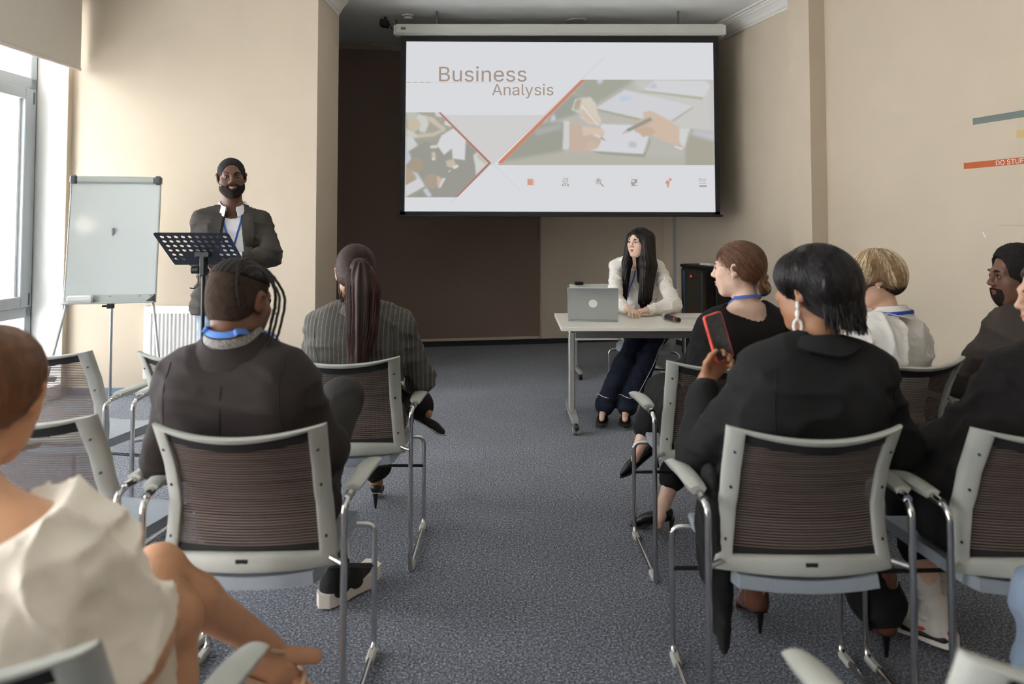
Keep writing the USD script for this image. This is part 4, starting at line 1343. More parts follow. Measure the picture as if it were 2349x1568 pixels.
    def top(self, name, mtl, g=.014, arms="LR", sleeve=1.0, ge=None, hem=None, neck_r=.012, neck_drop=.0, h=.008, amp=.006, seed=1, cuts=(), w=0.0, scale=(9, 9, 16), pads=0.0, extra=(), k=.03, label=None, gs=None):
        """A garment round the torso and arms."""
        J = self.J
        P = self.torso(g, w)
        if pads:
            for s in "LR":
                P.append(C(J["neck"] * .35 + J["sh" + s] * .65 + V(0, 0, .012), J["sh" + s] + V(0, 0, .014) + unit(J["sh" + s] - J["neck"]) * pads, .030 + g * .5, .026 + g * .6, k=.02))
        for s in arms:
            P += self.arm(s, g if gs is None else gs, ge, sleeve)
        P += list(extra)
        cs = list(cuts)
        if hem is not None:
            cs.append(half((0, 0, hem), (0, 0, -1)))
        nk = self.neckp(neck_r)
        nk[0] = C(J["neck"] - V(0, 0, .045 + neck_drop), nk[0][2] + (nk[0][2] - J["neck"]) * 1.5, nk[0][3], nk[0][4])
        cs.append(lambda Q: -dist(nk[0], Q))
        m = solid(P, k, h, cuts=cs, disp=wrinkle(seed, amp, scale))
        self.built[name] = m
        part(self.t, name, m, mtl, smooth=50, label=label)
        return m

    def trousers(self, name, mtl, g=.016, ge=.022, upto=.97, h=.011, amp=.006, seed=3, top=None, legs="LR", flare=None):
        P = [C(self.J["hipL"], self.J["hipR"], .10 + g, k=.05), C(self.J["pelvis"] - unit(self.J["hipR"] - self.J["hipL"]) * .06, self.J["pelvis"] + unit(self.J["hipR"] - self.J["hipL"]) * .06, .098 + g, k=.05)]
        for s in legs:
            P += self.leg(s, g, ge, upto)
            if flare:
                kn, an = self.J["kn" + s], self.J["an" + s]
                P.append(C(kn + (an - kn) * .35, kn + (an - kn) * upto, .055 + g, flare, k=.04))
        m = solid(P, .04, h, disp=wrinkle(seed, amp, (10, 10, 14)), cuts=[half((0, 0, top), (0, 0, 1))] if top else ())
        self.built[name] = m
        part(self.t, name, m, mtl, smooth=True)
        return m

    def axes(self):
        X = unit(self.J["shR"] - self.J["shL"])
        Z = unit(self.hp((0, -.03, -.08)) - self.J["neck"])
        Z = unit(Z * .6 + V(0, 0, 1) * .4)
        Y = unit(np.cross(Z, X))
        return X, Y, np.cross(X, Y)

    def collar(self, name, mtl, r=.064, rise=.040, drop=.05, flare=.028, gap=30, thick=.004, sink=.0, label=None, side=.62):
        X, Y, Z = self.axes()
        c = self.J["neck"] + Z * (.0 - sink)
        al = np.radians(np.linspace(-180 + gap, 180 - gap, 33))
        P = np.zeros((33, 5, 3))
        for i, a in enumerate(al):
            d = X * math.sin(a) * 1.04 - Y * math.cos(a) * 1.10
            fr = max(0, -math.cos(a))
            dp = drop * (1 - side * abs(math.sin(a)) ** 1.4)
            for j, (rr, zz) in enumerate(((r, rise - .025), (r, rise - .004), (r + .005, rise + .001), (r + flare * .6, rise - dp * .55), (r + flare, rise - dp))):
                P[i, j] = c + d * rr + Z * (zz - .040 * fr) + Y * fr * .012
        part(self.t, name, slab(P, thick), mtl, smooth=40, label=label)

    def lanyard(self, mtl, r=.070, rise=.012, front=None, w=.008, span=118):
        X, Y, Z = self.axes()
        c = self.J["neck"]
        pts = []
        for a in np.radians(np.linspace(-span, span, 25)):
            pts.append(c + (X * math.sin(a) * 1.05 - Y * math.cos(a) * 1.12) * r + Z * (rise - .02 * max(0, -math.cos(a))))
        if front is None:
            front = c + Y * .13 - Z * .32
        L = [front, c + Y * .155 - X * .035 - Z * .16, c + Y * .135 - X * .07 - Z * .05]
        Rr = [c + Y * .135 + X * .07 - Z * .05, c + Y * .155 + X * .035 - Z * .16, front]
        pts = spline(L + pts[2:-2:3] + Rr, 8)
        self.ribbon("lanyard", pts, c, mtl, w)

    def ribbon(self, name, pts, c, mtl, w=.008, th=.0018):
        T, _, _ = frames(pts)
        out = pts - c
        out = out - T * (out * T).sum(1, keepdims=True)
        out /= np.maximum(np.linalg.norm(out, axis=1, keepdims=True), 1e-9)
        side = np.cross(T, out)
        part(self.t, name, slab(np.stack([pts - side * w, pts, pts + side * w], 1), th), mtl, smooth=True)

    def seam(self, mesh, pts, d, mtl, r=.0011):
        q = project(mesh, spline(pts, 8), d, .0005)
        q = np.stack([gaussian_filter(q[:, i], 1.0, mode="nearest") for i in range(3)], 1)
        part(self.t, "seam", tube(q, r, 6), mtl, smooth=True)

    def cap(self, name, mtl, grow=.006, line=((0, .080, .066), (0, -.66, .75)), nape=-.062, h=.0042, amp=.0, scale=40, extra=(), cuts=(), label=None, face=None):
        """Hair close to the skull: above the hairline plane and the nape."""
        pr = self.hprims([E((0, -.018, .034), (.075, .095, .083)), E((0, -.035, -.02), (.064, .066, .066), k=.03)], grow) + self.hprims(list(extra))
        cs = [self.hcut(line[0], -np.asarray(line[1], float)), self.hcut((0, 0, nape), (0, 0, -1))] + [self.hcut(*c) for c in cuts]
        if face is not None:                              # a rounded hairline round the face instead of a straight one
            fe = self.hprims([face])[0]
            cs[0] = lambda P: -dist(fe, P)
        m = solid(pr, .02, h, cuts=cs, disp=(lambda P: amp * (meshkit.noise(P * scale, 3) - .5)) if amp else None)
        part(self.t, name, m, mtl, smooth=True, label=label)
        return pr, m

    def shoe(self, name, an, yaw, mtl, solem, kind="flat", pitch=0.0, roll=0.0, heelm=None, s=1.0, low=False):
        """A shoe under the ankle joint an (local), pointing along yaw."""
        R = Rz(yaw) @ Rx(-pitch) @ Ry(roll)
        T = lambda p: an + R @ (np.asarray(p, float) * s)
        up = {"sneaker": [C((0, -.03, -.045), (0, .06, -.048), .040, .040, k=.03), C((0, .06, -.048), (0, .145, -.062), .040, .030, k=.03), C((0, -.02, -.04), (0, -.012, .035), .042, .046, k=.03)],
              "boot": [C((0, -.022, -.035), (0, .05, -.062), .031, .029, k=.03), C((0, .05, -.062), (0, .135, -.115), .029, .018, k=.03), C((0, -.016, -.03), (0, -.012, .12), .038, .046, k=.03)],
              "heel": [C((0, -.022, -.035), (0, .05, -.062), .029, .027, k=.03), C((0, .05, -.062), (0, .135, -.115), .028, .016, k=.03)],
              "flat": [C((0, -.03, -.052), (0, .06, -.060), .034, .034, k=.03), C((0, .06, -.060), (0, .150, -.070), .034, .024, k=.03)]}[kind]
        P = [C(T(p[1]), T(p[2]), p[3] * s, p[4] * s, k=p[5]) for p in up]
        hl = kind in ("heel", "boot")
        cuts = [] if hl else [half(T((0, 0, -.070)), R @ V(0, 0, -1))]
        if low:
            cuts.append(half(T((0, .02, -.040)), R @ V(0, .35, 1)))
        sh = part(self.t, name, solid(P, .02, .0048, cuts=cuts), mtl, smooth=50)
        if hl:
            prof = [(0, .155, -.132), (0, .10, -.126), (0, .03, -.092), (0, -.05, -.060)]
            W_ = [.012, .030, .026, .024]
            P = np.array([[T((x, p[1], p[2] + .004)) for x in (-w_, -w_ / 2, 0, w_ / 2, w_)] for p, w_ in zip(prof, W_)])
            part(sh, "sole", slab(P, .006), solem)
            part(sh, "stiletto_heel", cyl(T((0, -.045, -.055)), T((0, -.038, -.132)), .014, 10, .005), heelm or solem)
        else:
            k_ = .034 if kind == "sneaker" else .010
            P = []
            for z_, gr in ((-.078 - (.012 if kind == "sneaker" else 0), .004), (-.078 + k_ * .5, .006), (-.078 + k_, .002)):
                P.append(z_)
            out = Polygon([(.030, -.07), (.040, -.02), (.036, .05), (.046, .11), (.034, .165), (0, .185), (-.034, .165), (-.044, .11), (-.034, .05), (-.040, -.02), (-.030, -.07), (0, -.082)]).buffer(.004 if kind == "sneaker" else 0)
            m = ext(out, P[0], P[2])
            if kind == "sneaker":
                m = m.subdivide_to_size(.012)
                v = m.vertices
                e = np.hypot(v[:, 0] / .045, (v[:, 1] - .05) / .135) > .82
                v[:, 1] += np.where(e, .004 * np.sin(v[:, 1] * 160), 0)
                v[:, 2] += np.where(v[:, 1] > .12, (v[:, 1] - .12) * .3, 0)
                m.vertices = v
            m.vertices = np.array([T(p) for p in m.vertices])
            part(sh, "sole", m, solem)
        return sh


def seated(x, y, yaw, lean=(0, 0, 0), turn=0.0, head=None, R=None, tall=0.0, **over):
    """Joints of someone on a chair at (x, y) facing yaw (0 = away from the camera); lean shifts the upper body, turn twists it."""
    Q, o = Rz(yaw), V(x, y, 0)
    W = lambda *p: o + Q @ V(*p)
    l = Q @ V(*lean)
    J = {"pelvis": W(0, -.015, .570), "waist": W(0, -.065, .74 + tall * .3) + l * .35, "chest": W(0, -.080, .92 + tall * .7) + l * .75, "neck": W(0, -.08, 1.075 + tall) + l}
    c = J["neck"]
    Qt = Rz(yaw + turn)
    for s, n in ((-1, "L"), (1, "R")):
        J["sh" + n] = V(c[0], c[1], .990 + tall + l[2]) + Qt @ V(s * .168, .0, 0)
        J["el" + n] = V(c[0], c[1], .755 + tall * .5) + Qt @ V(s * .235, .07, 0)
        J["wr" + n] = V(c[0], c[1], .665) + Qt @ V(s * .115, .28, 0)
        J["hip" + n] = W(s * .09, .0, .560)
        J["kn" + n] = W(s * .115, .415, .545)
        J["an" + n] = W(s * .105, .42, .095)
        J["toe" + n] = W(s * .125, .56, .035)
        J["d" + n] = (Qt @ V(-s * .5, .85, -.1), Qt @ V(-s * .3, 0, -1))
    J["head"] = c + Q @ V(0, .035, .145) if head is None else np.asarray(head, float)
    J["R"] = Rz(yaw) if R is None else R
    for k_, v in over.items():
        J[k_] = v if isinstance(v, tuple) and np.ndim(v[0]) else np.asarray(v, float)
    return J


def look(psi, pitch=0, roll=0):
    return Rz(psi) @ Rx(pitch) @ Ry(roll)


LANY = mat("lanyard_blue", lin(62, 96, 176), .6, bump=.2, bscale=600)
DARKSKIN, DARKSKIN2, DARKSKIN3 = skin("skin_deep", (98, 66, 50)), skin("skin_deep_brown", (120, 82, 62)), skin("skin_brown", (158, 112, 82))
FAIR, FAIR2, TAN = skin("skin_fair", (224, 188, 166)), skin("skin_light", (214, 172, 148)), skin("skin_tan", (202, 150, 112))
LIPD, LIPR, LIPP = mat("lips_dark", lin(128, 82, 72), .4, bump=.05), mat("lips_red", lin(190, 92, 84), .35, bump=.05), mat("lips_pink", lin(200, 128, 116), .4, bump=.05)
BROWD, BROWB = hairm("brow_dark", (28, 22, 20), .6), hairm("brow_brown", (92, 66, 48), .6)
RNG = np.random.default_rng(11)
# ------------------------------------------------------------------ the presenter
Qp = Rz(196)
o = V(-1.797, 4.62, 0)
W = lambda x, y, z: o + Qp @ V(x, y, z)
J = {"pelvis": W(0, 0, .985), "waist": W(0, .0, 1.14), "chest": W(0, -.01, 1.335), "neck": W(0, -.02, 1.535),
     "shL": W(-.180, -.01, 1.452), "shR": W(.180, -.01, 1.452), "elR": V(-2.045, 4.66, 1.235), "wrR": V(-1.90, 4.44, 1.185), "elL": V(-1.515, 4.56, 1.225), "wrL": V(-1.675, 4.40, 1.215),
     "hipL": W(-.09, 0, .93), "hipR": W(.09, 0, .93), "knL": W(-.11, .02, .50), "knR": W(.11, .02, .50), "anL": W(-.12, -.02, .09), "anR": W(.12, -.02, .09), "toeL": W(-.14, .14, .03), "toeR": W(.15, .14, .03),
     "head": V(-1.795, 4.595, 1.727), "R": look(203, -3, 3), "dL": (V(-.9, -.3, -.15), V(-.2, .2, -1)), "dR": (V(.9, -.4, -.1), V(0, .1, -1))}
p = Fig("bearded person in dark blazer and white shirt smiling behind the music stand", J, hs=1.06, jaw=1.06)
p.body(DARKSKIN, hh=.0030)
p.face(LIPD, BROWD, smile=1.6, iris=(30, 20, 16))
SHIRTW = cloth("shirt_white", (228, 228, 232), .7, .12)
BLAZ1 = cloth("blazer_charcoal", (62, 58, 54), .8, .3)
p.cap("hair", hairm("hair_black_short", (26, 22, 20), .8), .004, amp=.005, scale=300, nape=-.050, h=.0034, face=E((0, .118, .008), (.086, .080, .090)))
# beard: the jaw's lower face, a little proud of the skin
bp = p.hprims([E((-.041 * 1.06, .036, -.046), (.022, .034, .036)), E((.041 * 1.06, .036, -.046), (.022, .034, .036)), E((0, .032, -.036), (.058, .058, .074)), C((0, .062, -.100), (0, .060, -.092), .019), C((-.050, .005, -.066), (-.028, .050, -.098), .017, .014), C((.050, .005, -.066), (.028, .050, -.098), .017, .014), E((0, .080, -.052), (.030, .012, .020))], .0045)
bm = solid(bp, .025, .0035, cuts=[p.hcut((0, .09, -.0395), (0, .05, 1)), lambda P: -dist(p.hprims([E((0, .096, -.059), (.031, .03, .0125))])[0], P), lambda P: -dist(p.hprims([E((-.046, .075, -.026), (.021, .04, .024))])[0], P), lambda P: -dist(p.hprims([E((.046, .075, -.026), (.021, .04, .024))])[0], P), p.hcut((0, -.012, -.03), (0, -1, 0))], disp=lambda P: .003 * (meshkit.noise(P * 260, 4) - .5))
part(p.t, "beard", bm, hairm("beard_black", (34, 25, 21), .85), smooth=True)
p.top("shirt", SHIRTW, g=.010, arms="", hem=.93, neck_drop=.012, amp=.003, seed=2, h=.0065)
p.collar("shirt_collar", SHIRTW, r=.070, rise=.050, drop=.066, flare=.026, gap=24, sink=.008, side=.35)
Fp, Xp = Qp @ V(0, 1, 0), Qp @ V(1, 0, 0)
open_c = lambda P: .040 + .055 * np.clip((1.54 - P[:, 2]) / .5, 0, 1) - np.abs((P - (W(-.012, 0, 0) - p.o)) @ Xp) + 10 * np.maximum(0, .02 - (P - (o - p.o)) @ Fp)
bj = p.top("blazer", BLAZ1, g=.022, gs=.016, sleeve=.93, ge=.022, hem=.865, pads=.008, amp=.008, seed=4, h=.0075, w=.004, cuts=[open_c], neck_r=.012,
           extra=[C(W(-.10, 0, .90) - p.o, W(.10, 0, .90) - p.o, .135, k=.08)])
for s in (-1, 1):
    rows = []
    for tt in np.linspace(0, 1, 13):
        z = 1.492 - .35 * tt
        xi = s * (.056 + .042 * tt) - .012
        wd = .078 * (1 - tt) ** .8 * (1.0 if tt > .18 else .75) + .004
        rows.append([W(xi + s * wd * q_, .0, z + (.02 * q_ if tt < .25 else 0)) - p.o for q_ in np.linspace(0, 1, 5)])
    rows = np.array(rows)
    q = project(bj, rows.reshape(-1, 3) + Fp * .3, -Fp, .0).reshape(rows.shape)
    q += Fp * .008
    part(p.t, "lapel", slab(q, .006), BLAZ1, smooth=50)
p.collar("blazer_collar", BLAZ1, r=.080, rise=.030, drop=.055, flare=.026, gap=108, sink=.008)
lan = [W(-.062, .10, 1.485), W(-.060, .135, 1.45), W(-.045, .150, 1.38), W(-.014, .150, 1.285), W(.022, .152, 1.38), W(.042, .140, 1.45), W(.050, .10, 1.485)]
lan = [q_ - p.o for q_ in lan]
c0 = W(0, -.02, 1.35) - p.o
ln_ = project(p.built["shirt"], spline(lan, 8) + Fp * .3, -Fp, -.000) + Fp * .006
p.ribbon("lanyard", ln_, c0, LANY, .006)
p.trousers("jeans", cloth("denim_light", (138, 156, 180), .85, .4, vary=.12), upto=.98, amp=.008, top=1.0)
for s, yw in (("L", 190), ("R", 202)):
    p.shoe("shoe", p.J["an" + s], yw, mat("leather_brown", lin(70, 48, 36), .4, bump=.1), mat("sole_dark", lin(30, 28, 28), .6, bump=.1), "flat", s=1.05)
part(p.t, "shirt_cuff", solid([C(p.J["elL"] * .10 + p.J["wrL"] * .90, p.J["elL"] * .02 + p.J["wrL"] * .98, .040)], .01, .004, cuts=[half(p.J["elL"] * .13 + p.J["wrL"] * .87, p.J["elL"] - p.J["wrL"]), half(p.J["wrL"], p.J["wrL"] - p.J["elL"])]), SHIRTW, smooth=40)
part(p.t, "headset_mic", tube([p.hp(q_) for q_ in spline([(.083, -.01, .02), (.078, .03, -.02), (.066, .070, -.045)], 8)], .0018, 8), mat("mic_skin", lin(60, 44, 36), .4), smooth=True)
part(p.t, "mic_tip", solid([C(p.hp((.066, .070, -.045)), p.hp((.062, .076, -.048)), .0042)], .01, .0015), mat("mic_tip_pale", lin(190, 180, 168), .5), smooth=True)

# ------------------------------------------------------------------ the man with braids, seen from behind
J = seated(-.738, 2.235, 0, lean=(-.085, .0, -.012), turn=-4, tall=-.015, head=V(-.815, 2.165, 1.195), R=look(-20, -14, 0),
           hipR=V(-.655, 2.25, .565), knR=V(-.615, 2.63, .795), anR=V(-.80, 2.86, .42), toeR=V(-.84, 3.0, .33), hipL=V(-.83, 2.25, .56), knL=V(-.74, 2.66, .56), anL=V(-.660, 2.795, .105), toeL=V(-.575, 2.92, .04),
           elL=V(-1.045, 2.19, .72), wrL=V(-.93, 2.45, .70), elR=V(-.555, 2.20, .74), wrR=V(-.66, 2.45, .72), neck=V(-.822, 2.150, 1.072))
p = Fig("person with braided hair in brown black suit jacket, seen from behind", J, hs=1.02)
p.body(DARKSKIN2, curls={})
p.face(LIPD, BROWD)
HB = hairm("hair_braids", (34, 27, 24), .75)
cp, cm_ = p.cap("hair", hairm("hair_shaved_sides", (60, 45, 37), .9), .0022, amp=.003, scale=300, nape=-.066, h=.004, face=E((0, .118, -.010), (.086, .078, .096)))
hp_ = p.hprims([E((0, -.018, .034), (.075, .095, .083))], .004)
top_ = solid(hp_, .02, .004, cuts=[p.hcut((0, -.02, .058), (0, -.10, -1)), p.hcut((0, .075, .08), (0, .9, -.4))], disp=lambda P: -.004 * np.abs(np.sin(((P - p.H) @ p.R)[:, 0] * 190)) + .003 * (meshkit.noise(P * 150, 6) - .5))
part(p.t, "hair_braided_top", top_, HB, smooth=True)
def braid(pts, r, n=9, mtl=HB, name="braid"):
    c_ = spline(pts, n)
    tt = np.linspace(0, 1, len(c_))
    ms_ = []
    for ph in (0, 2.094, 4.189):
        T, U, Wn = frames(c_)
        a = tt * len(c_) * .55 + ph
        ms_.append(tube(c_ + (U * np.cos(a)[:, None] + Wn * np.sin(a)[:, None]) * r * .5, r * .62 * np.interp(tt, [0, .8, 1], [1, .9, .5]), 7))
    return part(p.t, name, join(*ms_), mtl, smooth=True)
H_ = lambda *q_: p.hp(q_)
braid([H_(.022, -.02, .121), H_(.034, -.068, .101), H_(.056, -.092, .062), H_(.064, -.090, .02), H_(.070, -.076, -.028)], .0058)
for k_, (x0, y0) in enumerate(((.070, .035), (.073, .020), (.074, .048), (.078, .004))):
    e_ = .010 * k_
    braid([H_(.03, y0, .108), H_(x0 + .008, y0 - .005, .070), H_(x0 + .026 + e_, y0, .015), H_(x0 + .022 + e_, y0 + .004, -.05 - e_), H_(x0 + .016 + e_ * .6, y0 + .01, -.115 - .02 * (k_ % 2))], .0042)
for zq in (-.012, -.026):
    part(p.t, "hair_bead", mv(trimesh.creation.icosphere(2, .0065), *H_(.101, .035, zq)), mat("bead_pearl", lin(210, 205, 200), .2), smooth=True)
braid([H_(-.04, .0, .112), H_(-.078, .01, .06), H_(-.086, .012, .0), H_(-.084, .01, -.06)], .005)
BRJ = cloth("suit_brown_black", (50, 43, 42), .78, .25)
bj = p.top("suit_jacket", BRJ, g=.024, gs=.020, sleeve=.95, ge=.022, hem=.50, pads=.012, amp=.007, seed=8, h=.0075, w=.004, neck_r=.018, scale=(7, 7, 11))
p.collar("jacket_collar", BRJ, r=.078, rise=.030, drop=.070, flare=.034, gap=50, sink=.004, thick=.006)
p.collar("shirt_collar", mat("shirt_pattern", lin(150, 146, 142), .8, bump=.2, vary=.55, vscale=160), r=.070, rise=.056, drop=.045, flare=.008, gap=25, sink=.004)
p.lanyard(mat("lanyard_sky", lin(84, 134, 214), .6, bump=.2, bscale=600), r=.068, rise=.066, w=.009, span=70)
SEAM = mat("seam_dark", lin(30, 26, 26), .9)
bk = lambda x, z: V(x, 2.0, z) - p.o
p.seam(bj, [bk(-.815, 1.03), bk(-.812, .93), bk(-.815, .80)], (0, 1, 0), SEAM)
p.seam(bj, [bk(-.650, 1.035), bk(-.652, .97), bk(-.645, .88), bk(-.62, .80)], (0, 1, 0), SEAM, .002)
p.seam(bj, [bk(-.985, 1.03), bk(-.985, .97), bk(-.99, .88), bk(-1.0, .80)], (0, 1, 0), SEAM, .002)
p.trousers("trousers", cloth("trousers_dark_grey", (52, 50, 48), .85, .3), g=.016, ge=.014, h=.009, amp=.004, upto=.93, seed=9)
SNK, SNS = mat("sneaker_knit", lin(16, 16, 18), .9, bump=.5, bscale=700), mat("sneaker_sole", lin(216, 206, 194), .6, bump=.1)
p.shoe("sneaker", p.J["anL"] + V(0, 0, .0), -34, SNK, SNS, "sneaker", s=1.08)
p.shoe("sneaker", p.J["anR"], 20, SNK, SNS, "sneaker", pitch=25, s=1.08)
part(p.t, "sock", solid([C(p.J["anL"] + V(0, 0, .03), p.J["anL"] + V(-.004, -.006, .10), .042)], .01, .004), mat("sock_white", lin(206, 200, 192), .9, bump=.3, bscale=500), smooth=True)

# ------------------------------------------------------------------ the woman with the ponytail
J = seated(-.695, 3.235, 0, lean=(.035, -.01, .0), turn=3, tall=.0, head=V(-.690, 3.175, 1.212), R=look(18, -6, 0),
           hipR=V(-.61, 3.24, .56), knR=V(-.55, 3.63, .60), anR=V(-.455, 3.70, .50), toeR=V(-.40, 3.62, .47), knL=V(-.70, 3.66, .545), anL=V(-.690, 3.72, .12), toeL=V(-.70, 3.85, .05),
           elR=V(-.405, 3.25, .74), wrR=V(-.48, 3.48, .655), elL=V(-.905, 3.25, .75), wrL=V(-.70, 3.5, .67))
p = Fig("person with long ponytail in red hair tie and grey pinstripe blazer", J, female=True, girth=1.04, hs=1.0)
p.body(DARKSKIN3)
p.face(LIPP, BROWD)
HR = hairm("hair_dark_brown", (44, 29, 24), .55, stretch=(1, 1, .2))
tie = (.006, -.136, .030)
cp, cmm = p.cap("hair", HR, .010, nape=-.060, amp=.003, scale=120, extra=[E((.0, -.06, .03), (.066, .064, .070), k=.03)])
flow = lambda q: p.hp(tie) - q
r_ = trimesh.sample.sample_surface(cmm, 2600, seed=3)[0]
tr = trace(cp, .02, r_, flow, 10, .009, .0012, RNG, .006)
strand_part(p.t, list(tr[:1300]), .0014, hairm("hair_strand_brown", (66, 44, 36), .36))
strand_part(p.t, list(tr[1300:]), .0014, hairm("hair_strand_dark", (40, 27, 24), .36))
part(p.t, "hair_tie", tube([p.hp((tie[0] + .024 * math.cos(a), tie[1] - .006 + .004 * math.sin(a), tie[2] + .022 * math.sin(a))) for a in np.linspace(0, 2 * math.pi, 28, endpoint=False)], .0062, 10, closed=True), mat("tie_red", lin(226, 76, 62), .7, bump=.3), smooth=True)
T0 = p.hp(tie)
pon = [T0 + V(0, -.012, 0), T0 + V(.012, -.045, -.02), T0 + V(.026, -.065, -.10), T0 + V(.026, -.066, -.20), T0 + V(.016, -.070, -.33), T0 + V(.004, -.085, -.43)]
cen = spline(pon, 6)
rad = np.interp(np.linspace(0, 1, len(cen)), [0, .12, .4, .7, 1], [.020, .044, .066, .056, .014])
core = solid([C(a, b, x * .62, y_ * .62, k=.02) for a, b, x, y_ in zip(cen[:-1], cen[1:], rad[:-1], rad[1:])], .02, .005, disp=lambda P: .004 * np.sin(np.arctan2(P[:, 1] - T0[1] + .05, P[:, 0] - T0[0] - .015) * 9))
part(p.t, "ponytail", core, HR, smooth=True)
cs_ = []
for i in range(1500):
    a, q_ = RNG.uniform(0, 2 * math.pi), RNG.uniform(.72, 1.06)
    L_ = RNG.uniform(.72, 1.0)
    n_ = int(len(cen) * L_)
    tt = np.arange(n_)
    w_ = RNG.normal(0, .0035, 2)
    cs_.append(cen[:n_] + np.stack([np.cos(a) * rad[:n_] * q_ * 1.05 + w_[0] * tt / n_, np.sin(a) * rad[:n_] * q_ * .62 + w_[1] * tt / n_, -.035 * (tt / n_) ** 3 * RNG.uniform(0, 1.2)], 1))
strand_part(p.t, cs_[:700], .0017, hairm("hair_strand_auburn", (84, 52, 42), .36))
strand_part(p.t, cs_[700:], .0017, hairm("hair_strand_umber", (46, 29, 25), .36))
lock = [tube(spline([p.hp((-.062 + d_, .02, -.02)), p.hp((-.068 + d_, .0, -.07)), p.hp((-.062 + d_, -.01, -.118))], 6), np.linspace(.006, .0015, 13), 7) for d_ in (0, .008, .017)]
for m in lock:
    part(p.t, "loose_lock", m, HR, smooth=True)
# pinstripe wool: fine pale stripes across the cloth
_ps = {"tc": ("texture_coordinate", {}), "w": ("wave_texture", {"wave_type": "bands", "bands_direction": "x", "scale": 17.0, "distortion": .4, "detail": 1.0}), "n": ("noise_texture", {"scale": 240.0, "detail": 3.0}),
       "r": ("rgb_ramp", {"ramp": [(0.0, lin(82, 80, 76)), (0.93, lin(86, 84, 79)), (0.985, lin(126, 122, 114)), (1.0, lin(126, 122, 114))]}), "r2": ("rgb_ramp", {"ramp": [(.3, (.72, .72, .72)), (.7, (1.18, 1.18, 1.18))]}),
       "m": ("mix", {"mix_type": "multiply", "fac": 1.0}), "b": ("bump", {"strength": .3, "distance": .002}), "p": ("principled_bsdf", {"roughness": .9, "specular_ior_level": .2})}
PIN = usdkit.material(stage, "/World/Looks/pinstripe_wool", _ps, [("tc.object", "w.vector"), ("tc.object", "n.vector"), ("w.fac", "r.fac"), ("n.fac", "r2.fac"), ("r.color", "m.color1"), ("r2.color", "m.color2"), ("m.color", "p.base_color"), ("n.fac", "b.height"), ("b.normal", "p.normal")], surface="p.BSDF")
bj = p.top("blazer", PIN, g=.026, gs=.022, sleeve=.93, ge=.022, hem=.50, pads=.012, amp=.007, seed=12, h=.0085, w=.006, neck_r=.014)
p.collar("blazer_collar", PIN, r=.066, rise=.020, drop=.055, flare=.034, gap=52, sink=.008, thick=.006)
p.lanyard(LANY, r=.060, rise=.030, w=.007, span=80)
bk = lambda x, z: V(x, 2.95, z) - p.o
p.seam(bj, [bk(-.825, 1.03), bk(-.828, .96), bk(-.812, .86), bk(-.79, .78)], (0, 1, 0), SEAM)
p.seam(bj, [bk(-.505, 1.03), bk(-.50, .96), bk(-.50, .86), bk(-.50, .80)], (0, 1, 0), SEAM)
p.trousers("trousers", cloth("trousers_black", (30, 29, 30), .85, .3), g=.020, ge=.045, upto=.80, h=.011, amp=.008, seed=5)
HEELB = mat("heel_black", lin(18, 18, 20), .35, bump=.03)
p.shoe("pump", p.J["anL"] + V(0, 0, .012), 4, HEELB, mat("sole_pale", lin(176, 172, 166), .5, bump=.02), "heel", heelm=HEELB, low=True)
p.shoe("pump", p.J["anR"], -62, HEELB, mat("sole_pale", lin(176, 172, 166), .5), "heel", pitch=12, heelm=HEELB, low=True)

# ------------------------------------------------------------------ the woman at the table
J = seated(1.10, 5.93, 176, lean=(.065, .03, .045), turn=-6, tall=.045, head=V(1.020, 5.80, 1.285), R=look(133, -2, -2),
           elL=V(1.245, 5.56, .815), wrL=V(1.035, 5.44, .790), elR=V(.80, 5.62, .84), wrR=V(.86, 5.42, .80), dL=(V(-1, -.25, -.12), V(0, .1, -1)), dR=(V(.35, -.9, -.1), V(0, 0, -1)),
           knL=V(1.09, 5.52, .555), knR=V(.93, 5.50, .555), anL=V(.815, 5.22, .10), anR=V(.655, 5.24, .10), toeL=V(.785, 5.08, .04), toeR=V(.625, 5.10, .04), hipL=V(1.17, 5.88, .56), hipR=V(1.01, 5.88, .56))
p = Fig("person with long black hair and white blouse seated behind the laptop", J, female=True, hs=.98, jaw=1.0)
p.body(skin("skin_porcelain", (226, 190, 168)), hh=.0028)
p.face(LIPR, BROWD, iris=(34, 22, 18), smile=.4)
BLOU = cloth("blouse_cream", (232, 227, 220), .7, .2)
p.top("blouse", BLOU, g=.016, gs=.018, sleeve=.94, ge=.012, hem=.56, amp=.009, seed=21, h=.008, neck_drop=.05, neck_r=.010, scale=(14, 14, 12))
FW = V(0, -1, 0)
part(p.t, "cuff", solid([C(p.J["elL"] * .12 + p.J["wrL"] * .88, p.J["elL"] * .02 + p.J["wrL"] * .98, .036, .034)], .01, .004, disp=wrinkle(4, .004, (60, 20, 20))), BLOU, smooth=True)
HK = hairm("hair_black", (17, 13, 14), .30, stretch=(1, 1, .1), vary=.3)
hd_ = p.hprims([E((0, -.020, .036), (.083, .103, .090), k=.03)])
dn = lambda x, y, z: p.hp((x, y, 0)) * V(1, 1, 0) + V(0, 0, z)
curt = hd_ + [C(p.hp((.068, .030, .045)), dn(.086, .045, 1.12), .026, .036, k=.03), C(dn(.086, .045, 1.12), dn(.076, .100, .815), .036, .020, k=.03),
              C(p.hp((-.070, .010, .045)), dn(-.090, .015, 1.12), .034, .050, k=.03), C(dn(-.090, .015, 1.12), dn(-.080, .075, .82), .050, .026, k=.03),
              C(p.hp((-.055, -.060, .04)), dn(-.078, -.050, 1.10), .050, .046, k=.03), C(dn(-.078, -.050, 1.10), dn(-.105, .02, .84), .052, .028, k=.03), C(p.hp((.03, -.075, .04)), dn(.03, -.085, .98), .05, .04, k=.03)]
